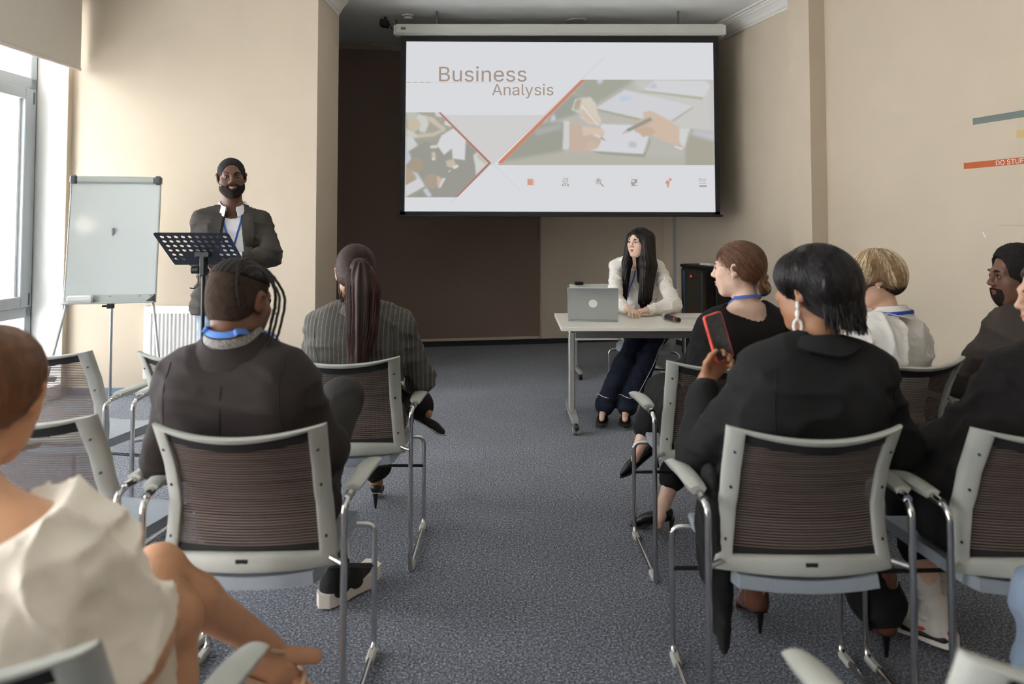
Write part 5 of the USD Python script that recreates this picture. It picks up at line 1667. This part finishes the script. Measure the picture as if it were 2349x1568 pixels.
fc_ = p.hprims([E((.004, .085, -.024), (.053, .075, .092))])[0]
hm_ = solid(curt, .03, .005, cuts=[lambda P: -dist(fc_, P)], disp=lambda P: .0035 * np.sin(np.arctan2(P[:, 1] - p.H[1], P[:, 0] - p.H[0]) * 34))
part(p.t, "hair", hm_, HK, smooth=True)
r_ = trimesh.sample.sample_surface(hm_, 5200, seed=5)[0]
r_ = r_[dist(fc_, r_) > .004][:4200]
crown_p = p.hp((.004, -.01, .125))
fl = lambda q: np.stack([(q - crown_p)[:, 0] * 3.0 * (q[:, 2] > p.H[2] + .03), (q - crown_p)[:, 1] * 3.0 * (q[:, 2] > p.H[2] + .03), -np.ones(len(q)) * .35], 1)
tr = trace(curt, .03, r_, fl, 12, .014, .0015, RNG, .012)
keep = [c_ for c_ in tr if (dist(fc_, c_) > .001).all()]
strand_part(p.t, keep[: len(keep) * 2 // 3], .0016, hairm("hair_strand_black", (20, 15, 15), .28))
strand_part(p.t, keep[len(keep) * 2 // 3:], .0016, hairm("hair_strand_umber2", (46, 30, 28), .28))
bl = p.built["blouse"]
for pts in ([(.915, 1.10), (.922, 1.0), (.935, .90), (.940, .84)], [(1.01, 1.08), (.985, .98), (.955, .90), (.942, .84)]):
    q = spline([V(x_, 5.3, z_) - p.o for x_, z_ in pts], 8)
    q = project(bl, q, -FW, 0) + FW * .007
    p.ribbon("lanyard", q, p.J["chest"], LANY, .0055)
NAVY = cloth("trousers_navy", (24, 30, 46), .8, .25)
tm_ = p.trousers("trousers", NAVY, g=.010, ge=.03, upto=.95, h=.009, amp=.006, seed=22, flare=.058)
PIPE = mat("piping_white", lin(206, 206, 206), .7)
an_, kn_ = p.J["anL"], p.J["knL"]
for pts in ([V(1.20, 5.45, .60), V(1.13, 5.40, .52), V(1.02, 5.3, .36), V(.930, 5.2, .24), V(.900, 5.2, .19)],):
    q = project(tm_, spline([a - p.o for a in pts], 8) + FW * .4, -FW, 0) + FW * .002
    part(p.t, "piping", tube(q, .0028, 6), PIPE, smooth=True)
for x0 in (.655, .815):
    q = project(tm_, spline([V(x0 - .042, 5.1, .203) - p.o, V(x0, 5.1, .195) - p.o, V(x0 + .038, 5.1, .187) - p.o], 6) + FW * .4, -FW, 0) + FW * .002
    part(p.t, "piping", tube(q, .0026, 6), PIPE, smooth=True)
FLB = mat("flat_black", lin(16, 16, 18), .5, bump=.05)
for s in "LR":
    sh_ = p.shoe("flat_shoe", p.J["an" + s] + V(0, 0, .0), 168, FLB, FLB, "flat", low=True)
    a_ = p.J["an" + s]
    part(sh_, "ankle_strap", tube([a_ + V(.036 * math.cos(a), .036 * math.sin(a) - .015 - .018 * math.sin(a) ** 2, -.010 + .022 * math.sin(a)) for a in np.linspace(0, 2 * math.pi, 22, endpoint=False)], .0045, 6, closed=True), FLB, smooth=True)
# ------------------------------------------------------------------ the young woman with the hair bun
J = seated(.845, 3.15, 1, lean=(.145, -.02, .0), turn=14, tall=.01, head=V(.965, 3.10, 1.232), R=look(63, -3, 2), elL=V(.80, 3.20, .80), wrL=V(.78, 3.45, .70), elR=V(1.25, 3.12, .76),
           knL=V(.74, 3.57, .62), anL=V(.62, 3.50, .38), toeL=V(.56, 3.40, .30), knR=V(.90, 3.57, .545), anR=V(.70, 3.40, .11), toeR=V(.64, 3.27, .05))
p = Fig("person with brown hair in a low bun and black scoop-back top", J, female=True, hs=.97, jaw=.95)
p.body(FAIR)
p.face(LIPP, BROWB)
HBn = hairm("hair_brown", (98, 68, 50), .36, stretch=(1, 1, .4))
bun = (.0, -.104, -.066)
cp, cm_ = p.cap("hair", HBn, .010, line=((0, .074, .072), (0, -.64, .77)), nape=-.070, amp=.003, scale=110, extra=[E((0, -.06, .02), (.062, .062, .074), k=.03)])
r_ = trimesh.sample.sample_surface(cm_, 2800, seed=4)[0]
tr = trace(cp, .02, r_, lambda q: p.hp(bun) - q, 9, .009, .0012, RNG, .006)
strand_part(p.t, list(tr[:1400]), .0014, hairm("hair_strand_chestnut", (118, 82, 60), .34))
strand_part(p.t, list(tr[1400:]), .0014, hairm("hair_strand_cocoa", (80, 54, 40), .34))
cs_ = []
for k_ in range(7):                                   # the bun: hanks coiled over each other
    a0, r0 = k_ * .9, .016 + .006 * (k_ % 3)
    pts = [p.hp(V(*bun) + V(r0 * math.cos(a0 + a * 1.0) * 1.25, -.004 - .010 * math.sin(a * 2 + k_) - .006 * (k_ % 2), r0 * math.sin(a0 + a) * 1.25 - .004 * k_ + .010)) for a in np.linspace(0, 4.6, 22)]
    part(p.t, "hair_bun_coil", tube(pts, .0125 * np.interp(np.linspace(0, 1, 22), [0, .3, .8, 1], [.6, 1, 1, .4]), 9), hairm("hair_bun_tone_%d" % (k_ % 3), [(112, 78, 54), (134, 98, 66), (84, 56, 40)][k_ % 3], .36), smooth=True)
BLK = cloth("top_black", (20, 19, 20), .85, .25)
sc = p.J["neck"] + V(-.01, -.11, .035)
bj = p.top("top", BLK, g=.019, gs=.018, sleeve=.55, ge=.016, hem=.54, amp=.003, seed=31, h=.0062, neck_r=.03, cuts=[lambda P: -dist(E(sc, (.135, .14, .080)), P)])
p.lanyard(LANY, r=.056, rise=.030, w=.007, span=120)
for s in (-1, 1):
    part(p.t, "earring", mv(trimesh.creation.icosphere(2, .0048), *p.hp((s * .080, .004, -.036))), mat("pearl", lin(228, 222, 214), .2), smooth=True)
p.trousers("skirt_trousers", cloth("trousers_black2", (26, 26, 28), .85, .3), g=.02, ge=.03, upto=.72, h=.012, seed=33)
PAT = mat("patent_brown", lin(92, 52, 34), .12, bump=.05, coat_weight=.6)
p.shoe("pump", p.J["anR"] + V(0, 0, .02), 60, HEELB, HEELB, "heel", heelm=HEELB, low=True)
p.shoe("pump", p.J["anL"], 75, HEELB, HEELB, "heel", pitch=20, heelm=HEELB, low=True)

# ------------------------------------------------------------------ the woman filming with a phone
J = seated(.81, 2.215, 0, lean=(.085, -.01, .0), turn=6, tall=.005, head=V(.905, 2.185, 1.225), R=look(43, -4, 2),
           elL=V(.575, 2.29, .685), wrL=V(.640, 2.40, .905), elR=V(1.175, 2.20, .74), wrR=V(1.02, 2.45, .68), dL=(V(.60, .10, .79), V(.35, -.93, .0)),
           knL=V(.74, 2.63, .545), anL=V(.855, 2.585, .165), toeL=V(.855, 2.70, .08), knR=V(1.06, 2.60, .555), anR=V(1.245, 2.47, .13), toeR=V(1.27, 2.58, .06))
p = Fig("person with short black hair and white earrings filming with a phone", J, female=True, girth=1.10, hs=1.03)
p.body(DARKSKIN3, hh=.003, curls={"L": dict(curl=(22, 62, 38), thumb=14, spread=3)}, fine=.0034)
p.face(LIPD, BROWD)
HBk = hairm("hair_jet", (20, 16, 17), .34, stretch=(1, 1, .4))
cp = p.hprims([E((0, -.022, .036), (.096, .113, .100), k=.03), E((0, -.068, -.005), (.088, .072, .090), k=.04), E((-.062, .022, .045), (.036, .054, .058), k=.03), E((.062, .022, .045), (.036, .054, .058), k=.03), C((-.040, -.104, -.060), (-.052, -.110, -.098), .022, .007, k=.02), C((.0, -.112, -.065), (-.004, -.122, -.102), .024, .007, k=.02), C((.045, -.100, -.060), (.056, -.112, -.108), .022, .006, k=.02)])
fcu = p.hprims([E((0, .110, -.035), (.080, .085, .092))])[0]
eac = p.hprims([E((-.092, .014, -.034), (.026, .030, .040))])[0]
hm_ = solid(cp, .03, .0045, cuts=[lambda P: -dist(fcu, P), lambda P: -dist(eac, P), p.hcut((0, 0, -.115), (0, 0, -1))], disp=lambda P: .009 * (meshkit.noise(P * V(48, 48, 16), 5) - .5) + .005 * (meshkit.noise(P * V(150, 150, 26), 8) - .5))
part(p.t, "hair", hm_, HBk, smooth=True)
r_ = trimesh.sample.sample_surface(hm_, 4600, seed=6)[0]
r_ = r_[(dist(fcu, r_) > .004) & (dist(eac, r_) > .004)]
cr_ = p.hp((.0, .0, .13))
fl = lambda q: np.stack([(q - cr_)[:, 0] * 3, (q - cr_)[:, 1] * 3, -np.ones(len(q)) * .26], 1)
tr = trace(cp, .03, r_, fl, 9, .009, .0015, RNG, .05)
tr = [c_ for c_ in tr if (dist(fcu, c_) > 0).all() and (dist(eac, c_) > 0).all()]
strand_part(p.t, tr, .0015, hairm("hair_strand_jet", (24, 19, 20), .30))
ws_ = []                                              # ragged wisps at the nape and temples
for k_ in range(900):
    a_ = RNG.uniform(-2.75, -.45)
    z0, r0, dz = RNG.uniform(-.060, .0), RNG.uniform(.97, 1.05), RNG.uniform(.035, .085) * (1 + .35 * math.sin(a_ * 17))
    n_ = RNG.normal(0, .006, 2)
    q_ = [V(.090 * math.cos(a_) * r0, -.026 + .112 * math.sin(a_) * r0, z0 + .01), V(.088 * math.cos(a_) * r0 + n_[0] * .3, -.028 + .110 * math.sin(a_) * r0, z0 - dz * .45), V(.082 * math.cos(a_) * r0 + n_[0], -.030 + .106 * math.sin(a_) * r0 + n_[1], max(z0 - dz, -.125))]
    ws_.append(spline([p.hp(x_) for x_ in q_], 4))
strand_part(p.t, ws_, .0026, HBk, "hair_wisps")
BLZ = cloth("blazer_black", (30, 30, 31), .85, .35)
bj = p.top("blazer", BLZ, g=.026, gs=.022, sleeve=.86, ge=.024, hem=.50, pads=.014, amp=.008, seed=41, h=.0075, w=.008, neck_r=.014, scale=(7, 7, 12))
p.collar("blazer_collar", BLZ, r=.066, rise=.016, drop=.060, flare=.040, gap=52, sink=.006, thick=.007)
bk = lambda x, z: V(x, 1.95, z) - p.o
SEAMB = mat("seam_black", lin(16, 16, 17), .9)
p.seam(bj, [bk(.735, 1.03), bk(.722, .96), bk(.722, .88), bk(.735, .80)], (0, 1, 0), SEAMB, .002)
p.seam(bj, [bk(1.075, 1.03), bk(1.09, .96), bk(1.092, .88), bk(1.085, .80)], (0, 1, 0), SEAMB, .002)
WE = mat("earring_white", lin(232, 228, 222), .4, bump=.6, bscale=500)
for s in (-1, 1):
    q0 = p.hp((s * .080, .006, -.036))
    part(p.t, "earring", join(mv(rot(trimesh.creation.icosphere(2, 1), 0).apply_scale((.006, .006, .012)), *(q0 - V(0, 0, .004))), mv(trimesh.creation.icosphere(2, 1).apply_scale((.0075, .006, .014)), *(q0 - V(0, 0, .030))),
         tube([q0 + V(.0115 * math.cos(a), .0 * math.cos(a), -.066 + .0195 * math.sin(a)) for a in np.linspace(0, 2 * math.pi, 26, endpoint=False)], .0052 + .0008 * np.cos(np.arange(26) * 2.4), 8, closed=True)), WE, smooth=True)
wr, el = p.J["wrL"], p.J["elL"]
ax_ = unit(wr - el)
e1 = unit(np.cross(ax_, (0, 1, 0)))
e2 = np.cross(ax_, e1)
GOLD = mat("gold", lin(214, 172, 92), .28, .85, bump=.3, bscale=260)
br = [wr - ax_ * .022 + (e1 * math.cos(a) * .0335 + e2 * math.sin(a) * .030) for a in np.linspace(0, 2 * math.pi, 30, endpoint=False)]
wt = part(p.t, "watch_bracelet", join(*[tube([b - ax_ * .010, b + ax_ * .010], .0042, 7) for b in br]), GOLD, smooth=True)
p.trousers("trousers", cloth("trousers_black3", (24, 24, 26), .85, .3), g=.02, ge=.05, upto=.60, h=.011, amp=.006, seed=43, legs="L")
p.trousers("trouser_leg", cloth("trousers_black3", (24, 24, 26), .85, .3), g=.02, ge=.05, upto=.93, h=.011, amp=.006, seed=44, legs="R", flare=.075)
part(p.t, "coat_tail", solid([E(V(.575, 2.12, .56) - p.o, (.030, .075, .16), k=.03), E(V(.590, 2.10, .40) - p.o, (.028, .060, .20), R=Ry(-4), k=.05)], .04, .008, disp=wrinkle(46, .008, (30, 14, 10))), BLZ, smooth=True)
p.shoe("ankle_boot", p.J["anL"] + V(0, 0, -.02), 4, PAT, HEELB, "boot", heelm=HEELB)
p.shoe("ankle_boot", p.J["anR"] + V(0, 0, .0), -14, PAT, HEELB, "boot", heelm=HEELB)
# the phone in that hand
hd, hn = unit(p.J["dL"][0]), unit(p.J["dL"][1])
pc = V(.681, 2.392, 1.054)
ph = thing("phone", "smartphone in a coral red case held up by the woman with white earrings", "phone", pc)
PR = Rz(26) @ Ry(-13) @ Rx(-8)
pm = lambda m: trimesh.Trimesh(m.vertices @ PR.T, m.faces, process=False)
part(ph, "case", pm(ext(sbox(-.0375, -.078, .0375, .078).buffer(-.010).buffer(.010), -.0055, .0055).apply_transform(trimesh.transformations.rotation_matrix(math.pi / 2, (1, 0, 0)))), mat("case_coral", lin(222, 84, 70), .45, bump=.03))
part(ph, "screen", pm(ext(sbox(-.0335, -.074, .0335, .074).buffer(-.008).buffer(.008), .0054, .0060).apply_transform(trimesh.transformations.rotation_matrix(math.pi / 2, (1, 0, 0)))), mat("phone_screen", lin(74, 74, 76), .10, vary=.5, vscale=45))
part(ph, "side_button", pm(join(bx(V(-.0385, -.002, .02), V(-.0372, .002, .035)), bx(V(-.0385, -.002, -.002), V(-.0372, .002, .013)))), mat("case_coral_dark", lin(196, 66, 54), .45))

# ------------------------------------------------------------------ the blonde woman in the white shirt
J = seated(1.56, 3.17, 16, lean=(.055, .02, -.03), turn=20, tall=-.015, head=V(1.585, 3.165, 1.187), R=look(76, -8, 4), elL=V(1.42, 3.30, .76), wrL=V(1.42, 3.50, .68))
p = Fig("person with short highlighted blonde hair in a white shirt, seated in profile", J, female=True, girth=1.06, hs=1.0)
p.body(FAIR2)
p.face(LIPP, BROWB)
cp = p.hprims([E((0, -.022, .040), (.090, .108, .094), k=.03), E((0, -.070, .000), (.080, .062, .078), k=.04), E((-.060, .036, .012), (.028, .052, .066), k=.03), E((.058, .030, .022), (.028, .050, .062), k=.03)])
fcu = p.hprims([E((0, .122, -.040), (.075, .062, .095))])[0]
eac = p.hprims([E((-.088, .010, -.052), (.030, .060, .036))])[0]
eac2 = p.hprims([E((.088, .010, -.052), (.030, .060, .036))])[0]
hm_ = solid(cp, .03, .0045, cuts=[lambda P: -dist(fcu, P), lambda P: -dist(eac, P), lambda P: -dist(eac2, P), p.hcut((0, -.05, -.070), (0, .25, -1))], disp=lambda P: .005 * (meshkit.noise(P * V(90, 90, 14), 5) - .5))
part(p.t, "hair", hm_, hairm("hair_dark_blonde", (112, 88, 64), .36, stretch=(1, 1, .12)), smooth=True)
r_ = trimesh.sample.sample_surface(hm_, 4400, seed=7)[0]
cr_ = p.hp((.02, -.03, .13))
fl = lambda q: np.stack([(q - cr_)[:, 0] * 2.6, (q - cr_)[:, 1] * 2.6, -np.ones(len(q)) * .30], 1)
tr = trace(cp, .03, r_, fl, 9, .010, .002, RNG, .008)
tr = [c_ for c_ in tr if (dist(fcu, c_) > -.002).all() and (dist(eac, c_) > 0).all() and (dist(eac2, c_) > 0).all()]
cls = [[], [], []]
for c_ in tr:
    a = math.atan2(*(((c_[0] - p.H) @ p.R)[:2]))
    nz = meshkit.noise(np.array([a * 15.0, 0.3, .7]), 2)
    up_ = ((c_[0] - p.H) @ p.R)[2]
    cls[0 if nz > .56 and up_ > -.02 else (1 if up_ > -.035 else 2)].append(c_)
for c_, nm, rgb in zip(cls, ("pale", "honey", "umber"), ((222, 206, 176), (156, 126, 92), (88, 66, 48))):
    strand_part(p.t, c_, .0017, hairm("hair_strand_" + nm, rgb, .34))
SHW = cloth("shirt_white_cotton", (232, 229, 224), .75, .2)
bj = p.top("shirt", SHW, g=.020, gs=.024, sleeve=.9, ge=.02, hem=.52, amp=.013, seed=51, h=.0075, neck_r=.004, scale=(11, 11, 9))
p.collar("shirt_collar", SHW, r=.064, rise=.048, drop=.060, flare=.026, gap=25, sink=.008)
p.lanyard(mat("lanyard_royal", lin(44, 66, 168), .6, bump=.2, bscale=600), r=.088, rise=.012, w=.007, span=110)
for s in (-1, 1):
    part(p.t, "earring", mv(trimesh.creation.icosphere(2, .0052), *p.hp((s * .082, .004, -.036))), mat("pearl", lin(228, 222, 214), .2), smooth=True)
p.trousers("trousers", cloth("trousers_grey2", (60, 58, 60), .85, .3), g=.02, ge=.03, h=.013, seed=53)
for s in "LR":
    p.shoe("flat_shoe", p.J["an" + s], 16, FLB, FLB, "flat")

# ------------------------------------------------------------------ the bearded man by the wall
J = seated(2.24, 3.24, 18, lean=(-.03, -.02, .01), turn=34, tall=.0, head=V(2.118, 3.03, 1.208), R=look(82, -4, 0),
           elL=V(1.93, 3.10, .755), wrL=V(1.86, 3.32, .705))
J["neck"] = V(2.165, 3.04, 1.075)
J["shL"], J["shR"] = V(2.03, 2.965, 1.015), V(2.30, 3.17, 1.015)
J["chest"], J["waist"] = V(2.175, 3.05, .92), V(2.20, 3.09, .74)
J["elR"], J["wrR"] = V(2.36, 3.28, .75), V(2.22, 3.45, .68)
p = Fig("bearded person in brown grey suit seated by the wall, in profile", J, girth=1.0, hs=1.03)
p.body(skin("skin_umber", (112, 78, 62)), hh=.003)
p.face(LIPD, BROWD)
p.cap("hair", hairm("hair_afro", (24, 20, 19), .85), .012, amp=.008, scale=200, face=E((0, .126, .010), (.090, .090, .096)), nape=-.045, extra=[E((0, -.005, .085), (.066, .070, .050), k=.02)])
bm = solid(p.hprims([E((0, .034, -.040), (.056, .058, .074)), C((0, .064, -.100), (0, .062, -.092), .019), E((0, .080, -.060), (.024, .014, .030))], .0035), .025, .004, cuts=[p.hcut((0, .0, -.074), (0, -.35, 1)), p.hcut((0, .02, 0), (0, -1, 0)), lambda P: -dist(p.hprims([E((0, .096, -.058), (.024, .03, .014))])[0], P)])
part(p.t, "beard", bm, hairm("beard_dark", (40, 30, 26), .85), smooth=True)
SUIT8 = cloth("suit_taupe", (74, 66, 62), .8, .3)
bj = p.top("suit_jacket", SUIT8, g=.026, gs=.022, sleeve=.94, ge=.022, hem=.50, pads=.012, amp=.007, seed=61, h=.008, w=.004, neck_r=.016)
p.collar("jacket_collar", SUIT8, r=.076, rise=.024, drop=.055, flare=.030, gap=50, sink=.010, thick=.006)
p.trousers("trousers", cloth("trousers_taupe", (58, 52, 50), .85, .3), g=.018, ge=.026, h=.013, seed=63)
for s in "LR":
    p.shoe("shoe", p.J["an" + s], 18, HEELB, HEELB, "flat")

# ------------------------------------------------------------------ the person in black at the frame's edge
J = seated(1.445, 2.20, 2, lean=(.20, .03, -.01), turn=22, tall=.0, head=V(1.690, 2.255, 1.200), R=look(80, -6, 0), elL=V(1.345, 2.26, .72), wrL=V(1.44, 2.50, .68),
           knL=V(1.40, 2.60, .55), knR=V(1.60, 2.62, .55), anL=V(1.425, 2.50, .105), anR=V(1.50, 2.64, .11), toeL=V(1.35, 2.58, .05), toeR=V(1.56, 2.74, .05))
p = Fig("person in loose black clothes and white socks at the frame's edge", J, female=True, girth=1.08, hs=1.0)
p.body(FAIR2)
p.face(LIPP, BROWB)
p.cap("hair", hairm("hair_ash", (70, 52, 42), .5, stretch=(1, 1, .2)), .012, amp=.005, scale=90, line=((0, .070, .074), (0, -.74, .67)), nape=-.09, extra=[E((0, -.06, -.02), (.066, .060, .090), k=.03)])
BK9 = cloth("jumper_black", (26, 24, 24), .9, .5)
p.top("jumper", BK9, g=.034, gs=.040, sleeve=.95, ge=.03, hem=.50, amp=.013, seed=71, h=.009, w=.01, neck_r=.016, scale=(8, 8, 10))
p.trousers("trousers", cloth("trousers_black9", (24, 23, 25), .9, .35), g=.025, ge=.03, upto=.55, h=.011, seed=73)
SOCK = mat("sock_white", lin(206, 200, 192), .9, bump=.3, bscale=500)
SNW, SNB = mat("sneaker_white", lin(208, 200, 190), .5, bump=.1), mat("sneaker_black", lin(26, 24, 26), .6, bump=.1)
RD = mat("sneaker_red", lin(214, 52, 44), .5, bump=.05)
for s, yw in (("L", 42), ("R", -36)):
    a_ = p.J["an" + s]
    part(p.t, "sock", solid([C(a_ + V(0, 0, -.03), a_ + (p.J["kn" + s] - a_) * .36, .042, .046)], .02, .005, disp=wrinkle(7, .003, (20, 20, 40))), SOCK, smooth=True)
    sh_ = p.shoe("sneaker", a_, yw, SNW, SNW, "sneaker", s=.94, pitch=0 if s == "L" else 8)
    R_ = Rz(yw) @ Rx(-(0 if s == "L" else 8))
    T_ = lambda q_: a_ + R_ @ V(*q_)
    part(sh_, "heel_stripe", solid([C(T_((-.020, -.058, -.034)), T_((.020, -.058, -.034)), .011), C(T_((-.033, -.04, -.034)), T_((-.036, .045, -.046)), .009), C(T_((.033, -.04, -.034)), T_((.036, .045, -.046)), .009)], .01, .004), RD, smooth=True, label="red stripe of the sneaker")
    part(sh_, "side_panel", solid([C(T_((-.020, -.058, -.056)), T_((.020, -.058, -.056)), .012), C(T_((-.032, -.045, -.058)), T_((-.034, .08, -.062)), .012), C(T_((.032, -.045, -.058)), T_((.034, .08, -.062)), .012)], .01, .004), SNB, smooth=True, label="black lower panel of the sneaker")
    part(sh_, "side_mark", tube([T_((.043, -.02, -.02)), T_((.045, .0, -.008)), T_((.045, .012, -.020)), T_((.046, .03, -.012))], .002, 6), SNB, smooth=True)

# ------------------------------------------------------------------ the woman in the cream blouse, nearest the camera
J = seated(-.76, 1.22, -14, lean=(-.13, .04, -.115), turn=-14, tall=.0, head=V(-.965, 1.345, 1.105), R=look(12, -16, 4),
           elR=V(-.640, 1.275, .675), wrR=V(-.700, 1.47, .635), dR=(V(-.8, .5, -.2), V(0, 0, -1)), elL=V(-1.12, 1.30, .70), wrL=V(-.97, 1.55, .64), hipR=V(-.70, 1.25, .555), hipL=V(-.86, 1.27, .555),
           knR=V(-.830, 1.72, .615), anR=V(-.650, 1.985, .285), toeR=V(-.500, 2.075, .20), knL=V(-.76, 1.66, .535), anL=V(-.74, 1.62, .12), toeL=V(-.70, 1.74, .04))
J["neck"] = V(-.945, 1.245, .985)
J["shL"], J["shR"] = V(-1.10, 1.235, .905), V(-.775, 1.205, .900)
p = Fig("person in cream off-shoulder blouse with crossed bare legs", J, female=True, girth=1.06, hs=1.02)
p.body(TAN, h=.009)
p.face(LIPP, BROWB)
p.cap("hair", hairm("hair_auburn_smooth", (104, 68, 42), .42, stretch=(1, 1, .3)), .011, amp=.003, scale=70, nape=-.058, extra=[E((0, -.055, .01), (.064, .062, .072), k=.03)])
CRM = cloth("blouse_linen", (242, 231, 215), .9, .4, bscale=500, vary=.05)
nk_ = V(-.955, 1.12, 1.10) - p.o
sl_ = lambda s: [C(p.J["sh" + s] + V(0, 0, .0), p.J["sh" + s] * .5 + p.J["el" + s] * .5, .062, .088, k=.05), C(p.J["sh" + s] * .5 + p.J["el" + s] * .5, p.J["sh" + s] * .1 + p.J["el" + s] * .9, .088, .082, k=.04)]
bj = p.top("blouse", CRM, g=.030, arms="", hem=.54, amp=.016, seed=81, h=.0075, w=.012, neck_r=.05, scale=(12, 12, 9), extra=sl_("R") + sl_("L"),
           cuts=[lambda P: -dist(E(nk_, (.30, .30, .205)), P), (lambda P: np.where(P[:, 0] > p.J["chest"][0] + .155, half(p.J["shR"] * .06 + p.J["elR"] * .94, p.J["elR"] - p.J["shR"])(P), -1))])
p.lanyard(mat("lanyard_navy", lin(40, 46, 100), .6, bump=.2, bscale=600), r=.062, rise=.004, w=.008, span=100)
part(p.t, "shorts", solid([C(p.J["hipL"], p.J["hipR"], .118, k=.06)] + [C(p.J["hip" + s], p.J["hip" + s] * .72 + p.J["kn" + s] * .28, .104, .096, k=.05) for s in "LR"], .05, .011, disp=wrinkle(83, .005)), cloth("shorts_cream", (206, 190, 168), .9, .4), smooth=True)
SAN = mat("sandal_nude", lin(206, 172, 140), .45, bump=.1)
for s, yw, pt in (("R", -52, 32), ("L", -20, 0)):
    a_ = p.J["an" + s]
    R_ = Rz(yw) @ Rx(-pt)
    T_ = lambda x, y, z: a_ + R_ @ V(x, y, z)
    outl = Polygon([(.028, -.07), (.036, -.02), (.032, .05), (.043, .11), (.034, .165), (0, .18), (-.034, .165), (-.043, .11), (-.032, .05), (-.036, -.02), (-.028, -.07)])
    m = ext(outl, -.082, -.070)
    m.vertices = np.array([T_(*q_) for q_ in m.vertices])
    sd = part(p.t, "sandal", m, SAN)
    part(sd, "toe_strap", tube([T_(.044 * math.cos(a), .115 + .006 * math.sin(a), -.072 + .044 * math.sin(a)) for a in np.linspace(0, math.pi, 12)], .009, 8, flat=.4), SAN, smooth=True)
    part(sd, "ankle_strap", tube([T_(.040 * math.cos(a), -.004 + .040 * math.sin(a), .008) for a in np.linspace(0, 2 * math.pi, 22, endpoint=False)], .005, 7, closed=True), SAN, smooth=True)
    for i, (xx, ll) in enumerate(((-.026, .160), (-.012, .165), (.0, .162), (.012, .156), (.024, .148)) if s == "L" else ((.026, .160), (.012, .165), (.0, .162), (-.012, .156), (-.024, .148))):
        part(p.t, "toe", solid([C(T_(xx * .9, .105, -.055), T_(xx, ll, -.058), .0125 if i == 0 else .0095, .0115 if i == 0 else .008, k=.008)], .008, .0035), TAN, smooth=True)
    part(p.t, "forefoot", solid([C(T_(0, -.01, -.02), T_(0, .06, -.040), .032, .030, k=.03), C(T_(0, .05, -.042), T_(.0, .115, -.056), .036, .022, k=.03), C(T_(0, -.03, -.045), T_(0, .03, -.05), .030, k=.03)], .02, .005), TAN, smooth=True)

# ------------------------------------------------------------------ the person in jeans beside the camera, mostly out of the frame
J = seated(1.52, 1.16, 6, lean=(.03, -.02, 0), R=look(6), knL=V(1.255, 1.70, .545), anL=V(1.20, 1.66, .10), toeL=V(1.18, 1.80, .04))
p = Fig("person in light blue jeans beside the camera, only a denim knee showing", J, hs=1.0)
p.body(FAIR2)
p.face(LIPP, BROWB)
p.cap("hair", hairm("hair_plain_brown", (70, 50, 38), .6), .010, amp=.005, scale=120)
p.top("sweater", cloth("sweater_grey", (110, 112, 118), .9, .5), g=.022, gs=.024, sleeve=.95, hem=.52, amp=.008, seed=91, h=.011)
p.trousers("jeans", cloth("denim_blue", (132, 146, 166), .9, .5, vary=.14), g=.024, ge=.035, h=.010, amp=.008, seed=92)
for s in "LR":
    p.shoe("sneaker", p.J["an" + s], 8, SNW, SNS, "sneaker")
